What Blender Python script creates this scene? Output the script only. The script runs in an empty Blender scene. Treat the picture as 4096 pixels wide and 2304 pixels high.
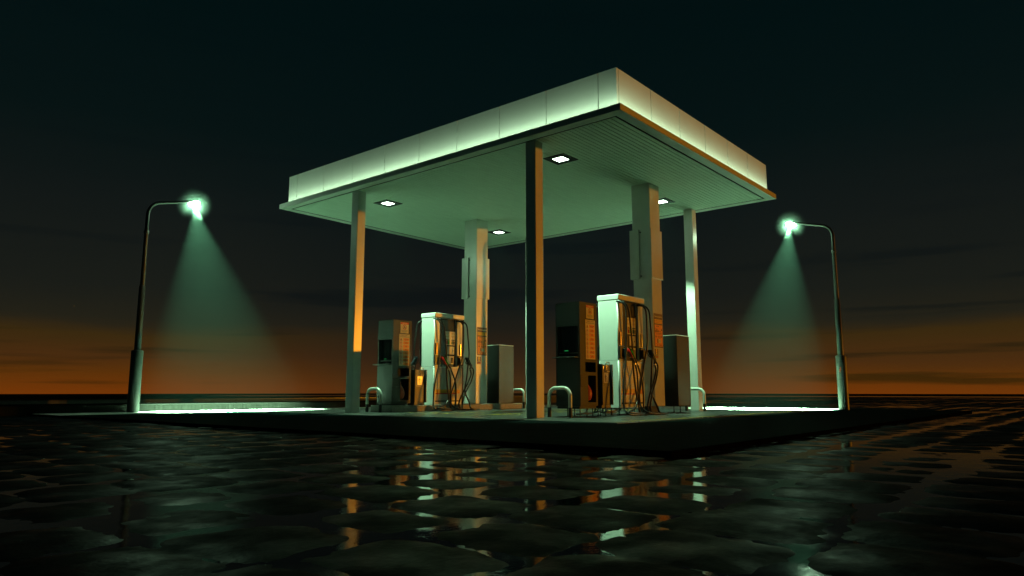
import bpy, bmesh, math, random
import numpy as np
from mathutils import Vector, Matrix, Euler
R = math.radians
random.seed(7)
rng = np.random.default_rng(11)
scn = bpy.context.scene
COL = scn.collection
DY = 5.18                     # the second island repeats the first one this far along Y

# ------------------------------------------------------------------ materials
def principled(name):
    m = bpy.data.materials.new(name); m.use_nodes = True
    nt = m.node_tree
    b = nt.nodes['Principled BSDF']
    return m, nt, b

def mat(name, col, rough=0.5, metal=0.0, var=0.12, scale=6.0, rvar=0.08, bump=0.0, bscale=120.0,
        stretch=(1, 1, 1), spec=0.5, coat=0.0, detail=6.0, speck=None):
    m, nt, b = principled(name)
    N, L = nt.nodes, nt.links
    tc = N.new('ShaderNodeTexCoord'); mp = N.new('ShaderNodeMapping')
    mp.inputs['Scale'].default_value = stretch
    L.new(tc.outputs['Object'], mp.inputs['Vector'])
    no = N.new('ShaderNodeTexNoise'); no.inputs['Scale'].default_value = scale
    no.inputs['Detail'].default_value = detail; no.inputs['Roughness'].default_value = 0.62
    L.new(mp.outputs[0], no.inputs['Vector'])
    cr = N.new('ShaderNodeValToRGB')
    c = np.array(col)
    cr.color_ramp.elements[0].position = 0.3; cr.color_ramp.elements[1].position = 0.7
    cr.color_ramp.elements[0].color = (*np.clip(c * (1 - var), 0, 1), 1)
    cr.color_ramp.elements[1].color = (*np.clip(c * (1 + var), 0, 1), 1)
    L.new(no.outputs['Fac'], cr.inputs['Fac'])
    out = cr.outputs['Color']
    if speck:                                     # small stains or specks: (scale, threshold, colour)
        n2 = N.new('ShaderNodeTexNoise'); n2.inputs['Scale'].default_value = speck[0]; n2.inputs['Detail'].default_value = 3
        L.new(tc.outputs['Object'], n2.inputs['Vector'])
        r2 = N.new('ShaderNodeValToRGB'); r2.color_ramp.elements[0].position = speck[1]; r2.color_ramp.elements[1].position = speck[1] + 0.05
        L.new(n2.outputs['Fac'], r2.inputs['Fac'])
        mx = N.new('ShaderNodeMix'); mx.data_type = 'RGBA'
        L.new(r2.outputs['Color'], mx.inputs[0]); L.new(out, mx.inputs[6]); mx.inputs[7].default_value = (*speck[2], 1)
        out = mx.outputs[2]
    L.new(out, b.inputs['Base Color'])
    mr = N.new('ShaderNodeMapRange'); mr.inputs[3].default_value = max(0.02, rough - rvar); mr.inputs[4].default_value = min(1, rough + rvar)
    L.new(no.outputs['Fac'], mr.inputs[0]); L.new(mr.outputs[0], b.inputs['Roughness'])
    b.inputs['Metallic'].default_value = metal
    b.inputs['Specular IOR Level'].default_value = spec
    b.inputs['Coat Weight'].default_value = coat
    b.inputs['Coat Roughness'].default_value = 0.08
    if bump:
        nb = N.new('ShaderNodeTexNoise'); nb.inputs['Scale'].default_value = bscale; nb.inputs['Detail'].default_value = 4
        L.new(mp.outputs[0], nb.inputs['Vector'])
        bp = N.new('ShaderNodeBump'); bp.inputs['Strength'].default_value = bump; bp.inputs['Distance'].default_value = 0.004
        L.new(nb.outputs['Fac'], bp.inputs['Height']); L.new(bp.outputs[0], b.inputs['Normal'])
    return m

def emit(name, col, s):
    m = bpy.data.materials.new(name); m.use_nodes = True
    nt = m.node_tree; nt.nodes.clear()
    e = nt.nodes.new('ShaderNodeEmission'); o = nt.nodes.new('ShaderNodeOutputMaterial')
    e.inputs[0].default_value = (*col, 1); e.inputs[1].default_value = s
    nt.links.new(e.outputs[0], o.inputs[0])
    return m

LIGHT = (0.50, 1.0, 0.58)
M = {}
M['column'] = mat('column_paint', (.60, .62, .58), .25, var=.06, scale=3, rvar=.03, spec=.62, bump=.07, bscale=260, speck=(38, .73, (.42, .42, .38)))
M['fascia'] = mat('fascia_metal', (.66, .70, .64), .34, var=.03, scale=2, rvar=.05, bump=.06, bscale=60)
M['lip'] = mat('lip_metal', (.50, .54, .49), .5, var=.05, scale=5, bump=.2, bscale=300)
M['soffit'] = mat('soffit_plank', (.74, .90, .76), .55, var=.06, scale=2.2, stretch=(1, 5, 1), bump=.3, bscale=240)
M['groove'] = mat('groove_dark', (.015, .016, .016), .25)
M['joint_shade'] = mat('joint_shade_black', (.0015, .0018, .0018), .9, spec=0)  # near-black, the shade inside joints put into the colour
M['pump'] = mat('pump_white', (.70, .74, .70), .33, var=.03, scale=4, rvar=.04, bump=.04, bscale=30, spec=.6, speck=(26, .76, (.5, .5, .45)))
M['kiosk'] = mat('kiosk_grey', (.018, .023, .024), .45, var=.08, scale=5, bump=.15, bscale=300, spec=.2, speck=(60, .75, (.05, .048, .044)))
M['bin'] = mat('bin_grey', (.050, .053, .053), .4, var=.08, scale=6, bump=.12, bscale=300)
M['curb'] = mat('curb_concrete', (.27, .26, .235), .5, var=.2, scale=14, bump=.6, bscale=90, speck=(75, .68, (.09, .085, .075)))
M['plastic'] = mat('black_plastic', (.012, .013, .013), .35, var=.2, scale=20)
M['panelblack'] = mat('display_surround', (.010, .010, .010), .5, var=.2, scale=12, spec=.2)
M['dispwhite'] = mat('display_white', (.80, .78, .72), .34, var=.03, scale=18)
M['screen'] = mat('screen_glass', (.004, .005, .006), .08, var=.1)
M['rubber'] = mat('hose_rubber', (.010, .011, .011), .32, var=.2, scale=30)
M['pole'] = mat('pole_galvanised', (.020, .024, .022), .45, var=.3, scale=26, rvar=.12, bump=.3, bscale=70, spec=.45)
M['steel'] = mat('steel', (.55, .55, .52), .22, metal=1.0, var=.06)
M['hoop'] = mat('hoop_paint', (.62, .66, .60), .25, var=.06, scale=10)
M['hoopblack'] = mat('hoop_black_band', (.012, .012, .012), .4)
M['red'] = mat('nozzle_red', (.55, .012, .006), .3, var=.06)
M['green'] = mat('nozzle_green', (.02, .34, .015), .3, var=.06)
M['navy'] = mat('nozzle_dark', (.012, .022, .032), .3, var=.1)
M['paper'] = mat('sign_cream', (.72, .62, .40), .5, var=.04, scale=18)
M['signwhite'] = mat('sign_white', (.78, .76, .70), .14, rvar=.01, spec=.7, var=.03, scale=18)
M['signred'] = mat('sign_red', (.62, .03, .012), .45, var=.04)
M['signorange'] = mat('sign_orange', (.85, .22, .02), .45, var=.04)
M['signyellow'] = mat('sign_yellow', (.86, .52, .03), .45, var=.04)
M['ink'] = mat('sign_ink', (.02, .015, .012), .5)
M['inkbrown'] = mat('sign_brown', (.085, .030, .022), .45)
M['inkpurple'] = mat('sign_purple', (.075, .025, .055), .45)
M['ochre'] = mat('stripe_yellow', (.86, .42, .02), .3, var=.03)
M['bag'] = mat('bag_red', (.55, .09, .04), .38, var=.08, scale=12)
M['gold'] = mat('label_bronze', (.60, .42, .20), .16, metal=.75, var=.1, scale=4, stretch=(8, 8, .4))
M['darkred'] = mat('label_red', (.40, .035, .02), .12, var=.05)
M['darkgreen'] = mat('label_green', (.03, .16, .03), .12, var=.05)
M['teal'] = mat('label_teal', (.02, .12, .12), .2, var=.05)
M['labelgrey'] = mat('label_grey', (.20, .19, .15), .12, var=.05)
M['yellowline'] = mat('road_and_sunlit_edge_yellow', (.55, .36, .02), .4, var=.3, scale=9)
M['ledgreen'] = emit('led_green', (.05, .9, .2), .25)
M['lamp'] = emit('downlight_glow', (.78, 1, .80), 14)
M['bulb'] = emit('street_lamp_glow', (.55, 1, .62), 260)
M['strip'] = emit('fascia_strip_glow', (.66, 1, .65), 57)

def lamp_halo():  # added volume that imitates the bloom round a street lamp
    m = bpy.data.materials.new('lamp_halo_volume'); m.use_nodes = True; nt = m.node_tree; N, L = nt.nodes, nt.links; N.clear()
    tc = N.new('ShaderNodeTexCoord'); ln = N.new('ShaderNodeVectorMath'); ln.operation = 'LENGTH'; L.new(tc.outputs['Object'], ln.inputs[0])
    mr = N.new('ShaderNodeMapRange'); mr.inputs[1].default_value = .05; mr.inputs[2].default_value = .45; mr.inputs[3].default_value = 1; mr.inputs[4].default_value = 0; L.new(ln.outputs['Value'], mr.inputs[0])
    pw = N.new('ShaderNodeMath'); pw.operation = 'POWER'; pw.inputs[1].default_value = 1.7; L.new(mr.outputs[0], pw.inputs[0])
    nn = N.new('ShaderNodeVectorMath'); nn.operation = 'NORMALIZE'; L.new(tc.outputs['Object'], nn.inputs[0]); sz = N.new('ShaderNodeSeparateXYZ'); L.new(nn.outputs[0], sz.inputs[0])
    ms = N.new('ShaderNodeMapRange'); ms.interpolation_type = 'SMOOTHSTEP'; ms.inputs[1].default_value = -.93; ms.inputs[2].default_value = -.62; L.new(sz.outputs['Z'], ms.inputs[0])
    ml = N.new('ShaderNodeMath'); ml.operation = 'MULTIPLY'; ml.inputs[1].default_value = .75; mk = N.new('ShaderNodeMath'); mk.operation = 'MULTIPLY'; L.new(pw.outputs[0], mk.inputs[0]); L.new(ms.outputs[0], mk.inputs[1]); L.new(mk.outputs[0], ml.inputs[0])
    v = N.new('ShaderNodeVolumeScatter'); v.inputs['Color'].default_value = (.6, .95, .8, 1); L.new(ml.outputs[0], v.inputs['Density'])
    o = N.new('ShaderNodeOutputMaterial'); L.new(v.outputs[0], o.inputs['Volume'])
    return m
M['lamp_halo'] = lamp_halo()
# crumpled clear film over the lower pump panel
def film(name, col):
    m, nt, b = principled(name); N, L = nt.nodes, nt.links
    tc = N.new('ShaderNodeTexCoord')
    no = N.new('ShaderNodeTexNoise'); no.inputs['Scale'].default_value = 9; no.inputs['Detail'].default_value = 5; no.inputs['Distortion'].default_value = 1.2
    L.new(tc.outputs['Object'], no.inputs['Vector'])
    vo = N.new('ShaderNodeTexVoronoi'); vo.feature = 'DISTANCE_TO_EDGE'; vo.inputs['Scale'].default_value = 17
    mx = N.new('ShaderNodeVectorMath'); mx.operation = 'ADD'
    L.new(tc.outputs['Object'], mx.inputs[0]); L.new(no.outputs['Color'], mx.inputs[1]); L.new(mx.outputs[0], vo.inputs['Vector'])
    cr = N.new('ShaderNodeValToRGB'); cr.color_ramp.elements[0].position = 0; cr.color_ramp.elements[1].position = .12
    L.new(vo.outputs['Distance'], cr.inputs['Fac'])
    bp = N.new('ShaderNodeBump'); bp.inputs['Strength'].default_value = .55; bp.inputs['Distance'].default_value = .006
    L.new(cr.outputs['Color'], bp.inputs['Height'])
    b.inputs['Base Color'].default_value = (*col, 1); b.inputs['Roughness'].default_value = .28
    b.inputs['Coat Weight'].default_value = .5; b.inputs['Coat Roughness'].default_value = .15
    L.new(bp.outputs[0], b.inputs['Coat Normal']); 
    bp2 = N.new('ShaderNodeBump'); bp2.inputs['Strength'].default_value = .2; bp2.inputs['Distance'].default_value = .006
    L.new(cr.outputs['Color'], bp2.inputs['Height']); L.new(bp2.outputs[0], b.inputs['Normal'])
    return m
M['film'] = film('lower_panel_film', (.62, .56, .50))
M['filmyellow'] = film('stripe_film_yellow', (.80, .36, .02))
M['filmred'] = film('stripe_film_red', (.60, .02, .01))

def wall_streak():
    m, nt, b = principled('streaked_planks'); N, L = nt.nodes, nt.links
    tc = N.new('ShaderNodeTexCoord'); mp = N.new('ShaderNodeMapping'); mp.inputs['Scale'].default_value = (9, .3, .2)
    L.new(tc.outputs['Object'], mp.inputs['Vector'])
    no = N.new('ShaderNodeTexNoise'); no.inputs['Scale'].default_value = 2.2; no.inputs['Detail'].default_value = 8; no.inputs['Roughness'].default_value = .75
    L.new(mp.outputs[0], no.inputs['Vector'])
    cr = N.new('ShaderNodeValToRGB'); cr.color_ramp.elements[0].position = .35; cr.color_ramp.elements[1].position = .66
    cr.color_ramp.elements[0].color = (.003, .003, .003, 1); cr.color_ramp.elements[1].color = (.018, .018, .0165, 1)
    L.new(no.outputs['Fac'], cr.inputs['Fac']); L.new(cr.outputs['Color'], b.inputs['Base Color'])
    b.inputs['Roughness'].default_value = .8; b.inputs['Specular IOR Level'].default_value = 0
    return m
M['streak'] = wall_streak()
M['gravel'] = mat('gravel_speckle', (.040, .038, .033), .75, var=.8, scale=34, bump=1.0, bscale=30, detail=8)
M['darkgravel'] = mat('dark_gravel', (.0018, .0018, .0017), .8, var=.8, scale=34, bump=1.0, bscale=30, detail=8, spec=0)
M['wallcap'] = mat('wall_cap', (.008, .008, .0075), .8, spec=0, var=.3, scale=20, bump=.5, bscale=40)

# ------------------------------------------------------------------ mesh builder
TXT = {}
def text_mesh(s, bold=False):
    key = s
    if key in TXT: return TXT[key]
    cu = bpy.data.curves.new('lettering', 'FONT'); cu.body = s; cu.align_x = 'CENTER'; cu.align_y = 'CENTER'
    cu.size = 1.0; cu.resolution_u = 2; cu.offset = 0.012; cu.space_line = .95
    ob = bpy.data.objects.new('lettering', cu); COL.objects.link(ob)
    dg = bpy.context.evaluated_depsgraph_get()
    me = bpy.data.meshes.new_from_object(ob.evaluated_get(dg))
    vs = [(v.co.x, v.co.y) for v in me.vertices]; fs = [tuple(p.vertices) for p in me.polygons]
    bpy.data.objects.remove(ob); bpy.data.curves.remove(cu); bpy.data.meshes.remove(me)
    TXT[key] = (vs, fs)
    return TXT[key]

class MB:
    def __init__(s): s.v, s.f, s.m, s.sm, s.mats = [], [], [], [], []
    def mi(s, k):
        if k not in s.mats: s.mats.append(k)
        return s.mats.index(k)
    def add(s, vs, fs, k, smooth=False):
        o = len(s.v); i = s.mi(k)
        s.v += [tuple(v) for v in vs]
        for f in fs: s.f.append(tuple(a + o for a in f)); s.m.append(i); s.sm.append(smooth)
    def box(s, x0, x1, y0, y1, z0, z1, k, r=0.0, seg=2, only=None, smooth=None):
        if r <= 0:
            vs = [(x, y, z) for z in (z0, z1) for y in (y0, y1) for x in (x0, x1)]
            s.add(vs, [(0, 2, 3, 1), (4, 5, 7, 6), (0, 1, 5, 4), (2, 6, 7, 3), (0, 4, 6, 2), (1, 3, 7, 5)], k); return
        bm = bmesh.new(); bmesh.ops.create_cube(bm, size=1)
        for v in bm.verts: v.co = ((x0 + x1) / 2 + v.co.x * (x1 - x0), (y0 + y1) / 2 + v.co.y * (y1 - y0), (z0 + z1) / 2 + v.co.z * (z1 - z0))
        es = bm.edges[:]
        if only == 'z': es = [e for e in es if abs(e.verts[0].co.z - e.verts[1].co.z) > 1e-6]
        bmesh.ops.bevel(bm, geom=es, offset=r, segments=seg, profile=.5, affect='EDGES')
        bm.verts.index_update()
        bm.normal_update(); vs = [v.co[:] for v in bm.verts]
        for flat in (True, False):
            fs = [[v.index for v in f.verts] for f in bm.faces if (max(abs(c) for c in f.normal) > .9999) == flat]
            if flat: o = len(s.v); s.add(vs, fs, k, False)
            else:
                i = s.mi(k)
                for f in fs: s.f.append(tuple(a + o for a in f)); s.m.append(i); s.sm.append(seg > 1)
        bm.free()
    def ring(s, o, i, z0, z1, k):                       # rectangular frame, o and i are (x0, x1, y0, y1)
        vs = []
        for z in (z0, z1):
            for q in (o, i): vs += [(q[0], q[2], z), (q[1], q[2], z), (q[1], q[3], z), (q[0], q[3], z)]
        fs = []
        for a in range(4):
            b = (a + 1) % 4
            fs += [(a, b, b + 8, a + 8), (a + 4, a + 12, b + 12, b + 4), (a + 8, b + 8, b + 12, a + 12), (a, a + 4, b + 4, b)]
        s.add(vs, fs, k)
    def tube(s, pts, rad, k, n=10, cap=True, flat=1.0):
        P = [Vector(p) for p in pts]; m = len(P)
        rr = rad if isinstance(rad, (list, tuple)) else [rad] * m
        T = []
        for i in range(m):
            t = (P[min(i + 1, m - 1)] - P[max(i - 1, 0)]); T.append(t.normalized())
        up = Vector((0, 0, 1)) if abs(T[0].z) < .9 else Vector((1, 0, 0))
        nrm = (up - T[0] * up.dot(T[0])).normalized(); vs = []
        for i in range(m):
            nrm = (nrm - T[i] * nrm.dot(T[i])).normalized(); bi = T[i].cross(nrm)
            for a in range(n):
                an = 2 * math.pi * a / n
                vs.append(P[i] + (nrm * math.cos(an) + bi * math.sin(an) * flat) * rr[i])
        fs = [(i * n + a, i * n + (a + 1) % n, (i + 1) * n + (a + 1) % n, (i + 1) * n + a) for i in range(m - 1) for a in range(n)]
        s.add(vs, fs, k, True)
        if cap:
            s.add([vs[a] for a in range(n)], [tuple(range(n - 1, -1, -1))], k)
            s.add([vs[(m - 1) * n + a] for a in range(n)], [tuple(range(n))], k)
    def lathe(s, c, prof, k, n=24, axis='z', smooth=True):
        vs = []
        for (r, h) in prof:
            for a in range(n):
                an = 2 * math.pi * a / n
                vs.append((c[0] + r * math.cos(an), c[1] + r * math.sin(an), c[2] + h))
        m = len(prof)
        fs = [(i * n + a, i * n + (a + 1) % n, (i + 1) * n + (a + 1) % n, (i + 1) * n + a) for i in range(m - 1) for a in range(n)]
        s.add(vs, fs, k, smooth)
        s.add(vs[:n], [tuple(range(n - 1, -1, -1))], k); s.add(vs[-n:], [tuple(range(n))], k)
    # flat work on an upright face looking towards -Y (or towards -X with fr='x')
    def fr(s, u, v, d):
        if s.face == 'y': return (u, s.base - d, v)
        if s.face == 'yb': return (u, s.base + d, v)
        return (s.base - d, u, v)
    face = 'y'; base = 0.0
    def rect(s, u0, u1, v0, v1, d, k):
        vs = [s.fr(u0, v0, d), s.fr(u1, v0, d), s.fr(u1, v1, d), s.fr(u0, v1, d)]
        s.add(vs, [(0, 1, 2, 3)] if s.face == 'y' else [(3, 2, 1, 0)], k)
    def poly(s, pts, d, k):
        vs = [s.fr(u, v, d) for u, v in pts]; f = tuple(range(len(pts)))
        s.add(vs, [f if s.face == 'y' else f[::-1]], k)
    def disc(s, u, v, r, d, k, n=24): s.poly([(u + r * math.cos(2 * math.pi * a / n), v + r * math.sin(2 * math.pi * a / n)) for a in range(n)], d, k)
    def annulus(s, u, v, r0, r1, d, k, n=32):
        vs = [s.fr(u + r * math.cos(2 * math.pi * a / n), v + r * math.sin(2 * math.pi * a / n), d) for r in (r1, r0) for a in range(n)]
        s.add(vs, [(a, (a + 1) % n, n + (a + 1) % n, n + a) for a in range(n)], k)
    def bar(s, u0, v0, u1, v1, w, d, k):
        dx, dy = u1 - u0, v1 - v0; l = math.hypot(dx, dy); a, b = -dy / l * w / 2, dx / l * w / 2
        s.poly([(u0 - a, v0 - b), (u1 - a, v1 - b), (u1 + a, v1 + b), (u0 + a, v0 + b)], d, k)
    def text(s, t, u, v, size, d, k, wmax=None):
        vs, fs = text_mesh(t)
        if not vs: return
        w = max(a for a, b in vs) - min(a for a, b in vs); sx = size
        if wmax and w * size > wmax: sx = wmax / w
        s.add([s.fr(u + a * sx, v + b * size, d) for a, b in vs], fs, k)
    def build(s, name, parent=None, root=None):
        me = bpy.data.meshes.new(name)
        o = bpy.data.objects.new(name, me)
        off = Vector((0, 0, 0))
        r = root or parent
        while r is not None and r.parent is not None: r = r.parent
        if r is not None: off = Vector(r.location)
        me.from_pydata([tuple(Vector(v) - off) for v in s.v], [], s.f)
        for k in s.mats: me.materials.append(M[k])
        me.polygons.foreach_set('material_index', s.m); me.polygons.foreach_set('use_smooth', s.sm)
        me.update(); COL.objects.link(o)
        if parent is not None: o.parent = parent
        return o

def empty(name, loc, label, cat, group=None):
    o = bpy.data.objects.new(name, None); o.location = loc; COL.objects.link(o); o.empty_display_size = .2
    o['label'] = label; o['category'] = cat
    if group: o['group'] = group
    return o
def tag(o, label, cat, group=None):
    o['label'] = label; o['category'] = cat
    if group: o['group'] = group
    return o
def struct(o, kind='structure'): o['kind'] = kind; return o
def copy_tree(o, parent=None):
    c = o.copy(); COL.objects.link(c)
    if parent is not None: c.parent = parent
    for ch in list(o.children): copy_tree(ch, c)
    return c
def spot(name, loc, direction, power, half, blend, rad, parent, col=LIGHT):
    l = bpy.data.lights.new(name, 'SPOT'); l.energy = power; l.color = col; l.spot_size = R(2 * half); l.spot_blend = blend; l.shadow_soft_size = rad
    o = bpy.data.objects.new(name, l); COL.objects.link(o)
    o.rotation_euler = Vector(direction).to_track_quat('-Z', 'Y').to_euler()
    o.location = Vector(loc) - Vector(parent.location); o.parent = parent
    return o
def smooth_path(pts, k=6):
    P = [np.array(p, float) for p in pts]; out = []
    for i in range(len(P) - 1):
        p0, p1, p2, p3 = P[max(i - 1, 0)], P[i], P[i + 1], P[min(i + 2, len(P) - 1)]
        for j in range(k):
            t = j / k
            out.append(.5 * (2 * p1 + (p2 - p0) * t + (2 * p0 - 5 * p1 + 4 * p2 - p3) * t * t + (3 * p1 - p0 - 3 * p2 + p3) * t ** 3))
    out.append(P[-1]); return [tuple(q) for q in out]

# ------------------------------------------------------------------ haze
m = bpy.data.materials.new('haze_air'); m.use_nodes = True; nt = m.node_tree; nt.nodes.clear()
pv = nt.nodes.new('ShaderNodeVolumePrincipled'); oo = nt.nodes.new('ShaderNodeOutputMaterial'); nt.links.new(pv.outputs[0], oo.inputs['Volume'])
pv.inputs['Color'].default_value = (.47, .86, .74, 1); pv.inputs['Density'].default_value = .00019; pv.inputs['Anisotropy'].default_value = .1
M['haze'] = m
b = MB(); b.box(-240, 240, -240, 240, -1.3, 6.6, 'haze'); struct(b.build('haze'), 'stuff')

# ------------------------------------------------------------------ ground
WATER = -0.056
PX0, PX1, PY0, PY1 = 5.205, 20.93, 2.725, 17.62     # raised forecourt
def vnoise(x, y, seed):
    def h(i, j):
        n = (i * 374761393 + j * 668265263 + seed * 1442695041) & 0x7fffffff
        n = ((n ^ (n >> 13)) * 1274126177) & 0x7fffffff
        return ((n ^ (n >> 16)) & 0xffff) / 65535.0
    xi, yi = np.floor(x).astype(np.int64), np.floor(y).astype(np.int64); fx, fy = x - xi, y - yi
    fx, fy = fx * fx * (3 - 2 * fx), fy * fy * (3 - 2 * fy)
    return (h(xi, yi) * (1 - fx) + h(xi + 1, yi) * fx) * (1 - fy) + (h(xi, yi + 1) * (1 - fx) + h(xi + 1, yi + 1) * fx) * fy
def hsh(i, j, s):
    n = (i * 73856093 ^ j * 19349663 ^ s * 83492791) & 0x7fffffff
    n = ((n ^ (n >> 15)) * 2246822519) & 0x7fffffff
    n = ((n ^ (n >> 13)) * 3266489917) & 0x7fffffff
    return ((n ^ (n >> 16)) & 0xffff) / 65535.0
def cobble(x, y):
    PYT, PXT = .595, .50
    wx = x + .05 * (vnoise(x * 1.7, y * 1.7, 3) - .5) * 2; wy = y - .215 + .045 * (vnoise(x * 1.3, y * 1.3, 4) - .5) * 2
    j = np.floor(wy / PYT).astype(np.int64)
    off = hsh(j, j * 0 + 5, 1) * PXT
    i = np.floor((wx + off) / PXT).astype(np.int64)
    u = (wx + off) / PXT - i - .5; v = wy / PYT - j - .5
    hx = .492 + .03 * hsh(i, j, 2); hy = .462 + .045 * hsh(i, j, 3)
    d = (np.abs(u / hx) ** 4.6 + np.abs(v / hy) ** 4.6) ** (1 / 4.6)
    d = d + .09 * (vnoise(x * 9, y * 9, 8) - .5) + .10 * (vnoise(x * 3.3, y * 3.3, 9) - .5) + .11 * (vnoise(x * 24, y * 24, 10) - .5)
    dome = np.where(d < 1, np.clip(1 - np.clip(d, 0, 1) ** 3.0, 0, 1) ** .75, 0) * .0108 - .012 * np.clip(d - 1, 0, 1)
    lift = (hsh(i, j, 4) - .5) * .005 + u * (hsh(i, j, 5) - .5) * .008 + v * (hsh(i, j, 6) - .5) * .008
    low = (vnoise(x * .33, y * .33, 12) - .5) * .010 + (vnoise(x * .9, y * .9, 13) - .5) * .006
    rough = (vnoise(x * 8, y * 8, 21) - .5) * .0050 + (vnoise(x * 27, y * 27, 22) - .5) * .0022
    return WATER - .0036 + dome + np.where(d < 1, lift, 0) + low + rough
def grid_block(x0, x1, y0, y1, st, hole):
    xs = np.arange(x0, x1 + st * .5, st); ys = np.arange(y0, y1 + st * .5, st)
    X, Y = np.meshgrid(xs, ys); Z = cobble(X, Y)
    nx, ny = len(xs), len(ys)
    a = (np.arange(ny - 1)[:, None] * nx + np.arange(nx - 1)[None]).ravel()
    cx, cy = (X[:-1, :-1] + st / 2).ravel(), (Y[:-1, :-1] + st / 2).ravel()
    keep = ~((cx > hole[0]) & (cx < hole[1]) & (cy > hole[2]) & (cy < hole[3]))
    keep &= ~((cx > PX0 + .1) & (cx < PX1 - .1) & (cy > PY0 + .1) & (cy < PY1 + 1)) & ~((cy > 17.75) & (cx < PX1 - .1)) & ~((cy > 20.8) & (cx < 33))
    a = a[keep]
    return np.stack([X.ravel(), Y.ravel(), Z.ravel()], 1), np.stack([a, a + 1, a + nx + 1, a + nx], 1)
blocks = [grid_block(-2.5, 8.0, -2.5, 8.0, .028, (0, 0, 0, 0)), grid_block(-6, 24, -6, 24, .062, (-2.5, 8.0, -2.5, 8.0)),
          grid_block(-20, 80, -20, 80, .17, (-6, 24, -6, 24))]
V, F, o = [], [], 0
for v, f in blocks:
    used = np.unique(f); remap = -np.ones(len(v), int); remap[used] = np.arange(len(used))
    V.append(v[used]); F.append(remap[f] + o); o += len(used)
V = np.concatenate(V); F = np.concatenate(F)
me = bpy.data.meshes.new('cobblestone_ground')
me.vertices.add(len(V)); me.vertices.foreach_set('co', V.ravel())
me.loops.add(F.size); me.loops.foreach_set('vertex_index', F.ravel())
me.polygons.add(len(F)); me.polygons.foreach_set('loop_start', np.arange(len(F)) * 4)
me.polygons.foreach_set('use_smooth', np.ones(len(F), bool)); me.update(calc_edges=True)
g = bpy.data.objects.new('cobblestone_ground', me); COL.objects.link(g); struct(g)
def stone_mat():
    m, nt, b = principled('wet_cobble'); N, L = nt.nodes, nt.links
    tc = N.new('ShaderNodeTexCoord')
    n1 = N.new('ShaderNodeTexNoise'); n1.inputs['Scale'].default_value = 5; n1.inputs['Detail'].default_value = 8; n1.inputs['Roughness'].default_value = .65
    L.new(tc.outputs['Object'], n1.inputs['Vector'])
    cr = N.new('ShaderNodeValToRGB'); cr.color_ramp.elements[0].color = (.002, .006, .006, 1); cr.color_ramp.elements[1].color = (.006, .016, .015, 1)
    L.new(n1.outputs['Fac'], cr.inputs['Fac']); L.new(cr.outputs['Color'], b.inputs['Base Color'])
    mr = N.new('ShaderNodeMapRange'); mr.inputs[1].default_value = .3; mr.inputs[2].default_value = .7; mr.inputs[3].default_value = .30; mr.inputs[4].default_value = .62
    L.new(n1.outputs['Fac'], mr.inputs[0]); L.new(mr.outputs[0], b.inputs['Roughness'])
    n2 = N.new('ShaderNodeTexNoise'); n2.inputs['Scale'].default_value = 55; n2.inputs['Detail'].default_value = 7
    L.new(tc.outputs['Object'], n2.inputs['Vector'])
    bp = N.new('ShaderNodeBump'); bp.inputs['Strength'].default_value = .35; bp.inputs['Distance'].default_value = .004
    L.new(n2.outputs['Fac'], bp.inputs['Height']); L.new(bp.outputs[0], b.inputs['Normal'])
    n3 = N.new('ShaderNodeTexNoise'); n3.inputs['Scale'].default_value = 2.3; n3.inputs['Detail'].default_value = 6; L.new(tc.outputs['Object'], n3.inputs['Vector'])
    m3 = N.new('ShaderNodeMapRange'); m3.inputs[1].default_value = .50; m3.inputs[2].default_value = .68; m3.inputs[3].default_value = .012; m3.inputs[4].default_value = .11
    L.new(n3.outputs['Fac'], m3.inputs[0]); L.new(m3.outputs[0], b.inputs['Specular IOR Level'])
    return m
me.materials.append(stone_mat())

def water_mat():
    m, nt, b = principled('puddle_water'); N, L = nt.nodes, nt.links
    b.inputs['Base Color'].default_value = (.002, .007, .007, 1); b.inputs['IOR'].default_value = 1.30
    b.inputs['Roughness'].default_value = .03
    tc = N.new('ShaderNodeTexCoord')
    n = N.new('ShaderNodeTexNoise'); n.inputs['Scale'].default_value = 7; n.inputs['Detail'].default_value = 6; n.inputs['Roughness'].default_value = .62
    L.new(tc.outputs['Object'], n.inputs['Vector'])
    bp = N.new('ShaderNodeBump'); bp.inputs['Strength'].default_value = .11; bp.inputs['Distance'].default_value = .01
    n4 = N.new('ShaderNodeTexNoise'); n4.inputs['Scale'].default_value = 2.6; n4.inputs['Detail'].default_value = 5; L.new(tc.outputs['Object'], n4.inputs['Vector'])
    m4 = N.new('ShaderNodeMapRange'); m4.inputs[1].default_value = .45; m4.inputs[2].default_value = .66; m4.inputs[3].default_value = .025; m4.inputs[4].default_value = .15
    L.new(n4.outputs['Fac'], m4.inputs[0]); L.new(m4.outputs[0], b.inputs['Roughness'])
    L.new(n.outputs['Fac'], bp.inputs['Height']); L.new(bp.outputs[0], b.inputs['Normal'])
    return m
M['water'] = water_mat()
w = MB()
def sheet(mb, x0, x1, y0, y1, z, k): mb.add([(x0, y0, z), (x1, y0, z), (x1, y1, z), (x0, y1, z)], [(0, 1, 2, 3)], k)
sheet(w, -40, 95, -40, PY0 - .02 + .3, WATER, 'water')
sheet(w, -40, PX0 + .3, PY0 + .28, 17.8, WATER, 'water'); sheet(w, PX1 - .3, 95, PY0 + .28, 17.8, WATER, 'water')
sheet(w, PX1 - .3, 95, 17.8, 20.8, WATER, 'water'); sheet(w, 32.9, 95, 20.8, 95, WATER, 'water')
struct(w.build('puddle_water'))
M['farground'] = mat('far_ground', (.012, .013, .013), .8, var=.4, scale=.5, bump=.6, bscale=3, spec=0)
fg = MB(); sheet(fg, -236, 236, -236, 236, WATER - .06, 'farground'); 
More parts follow.
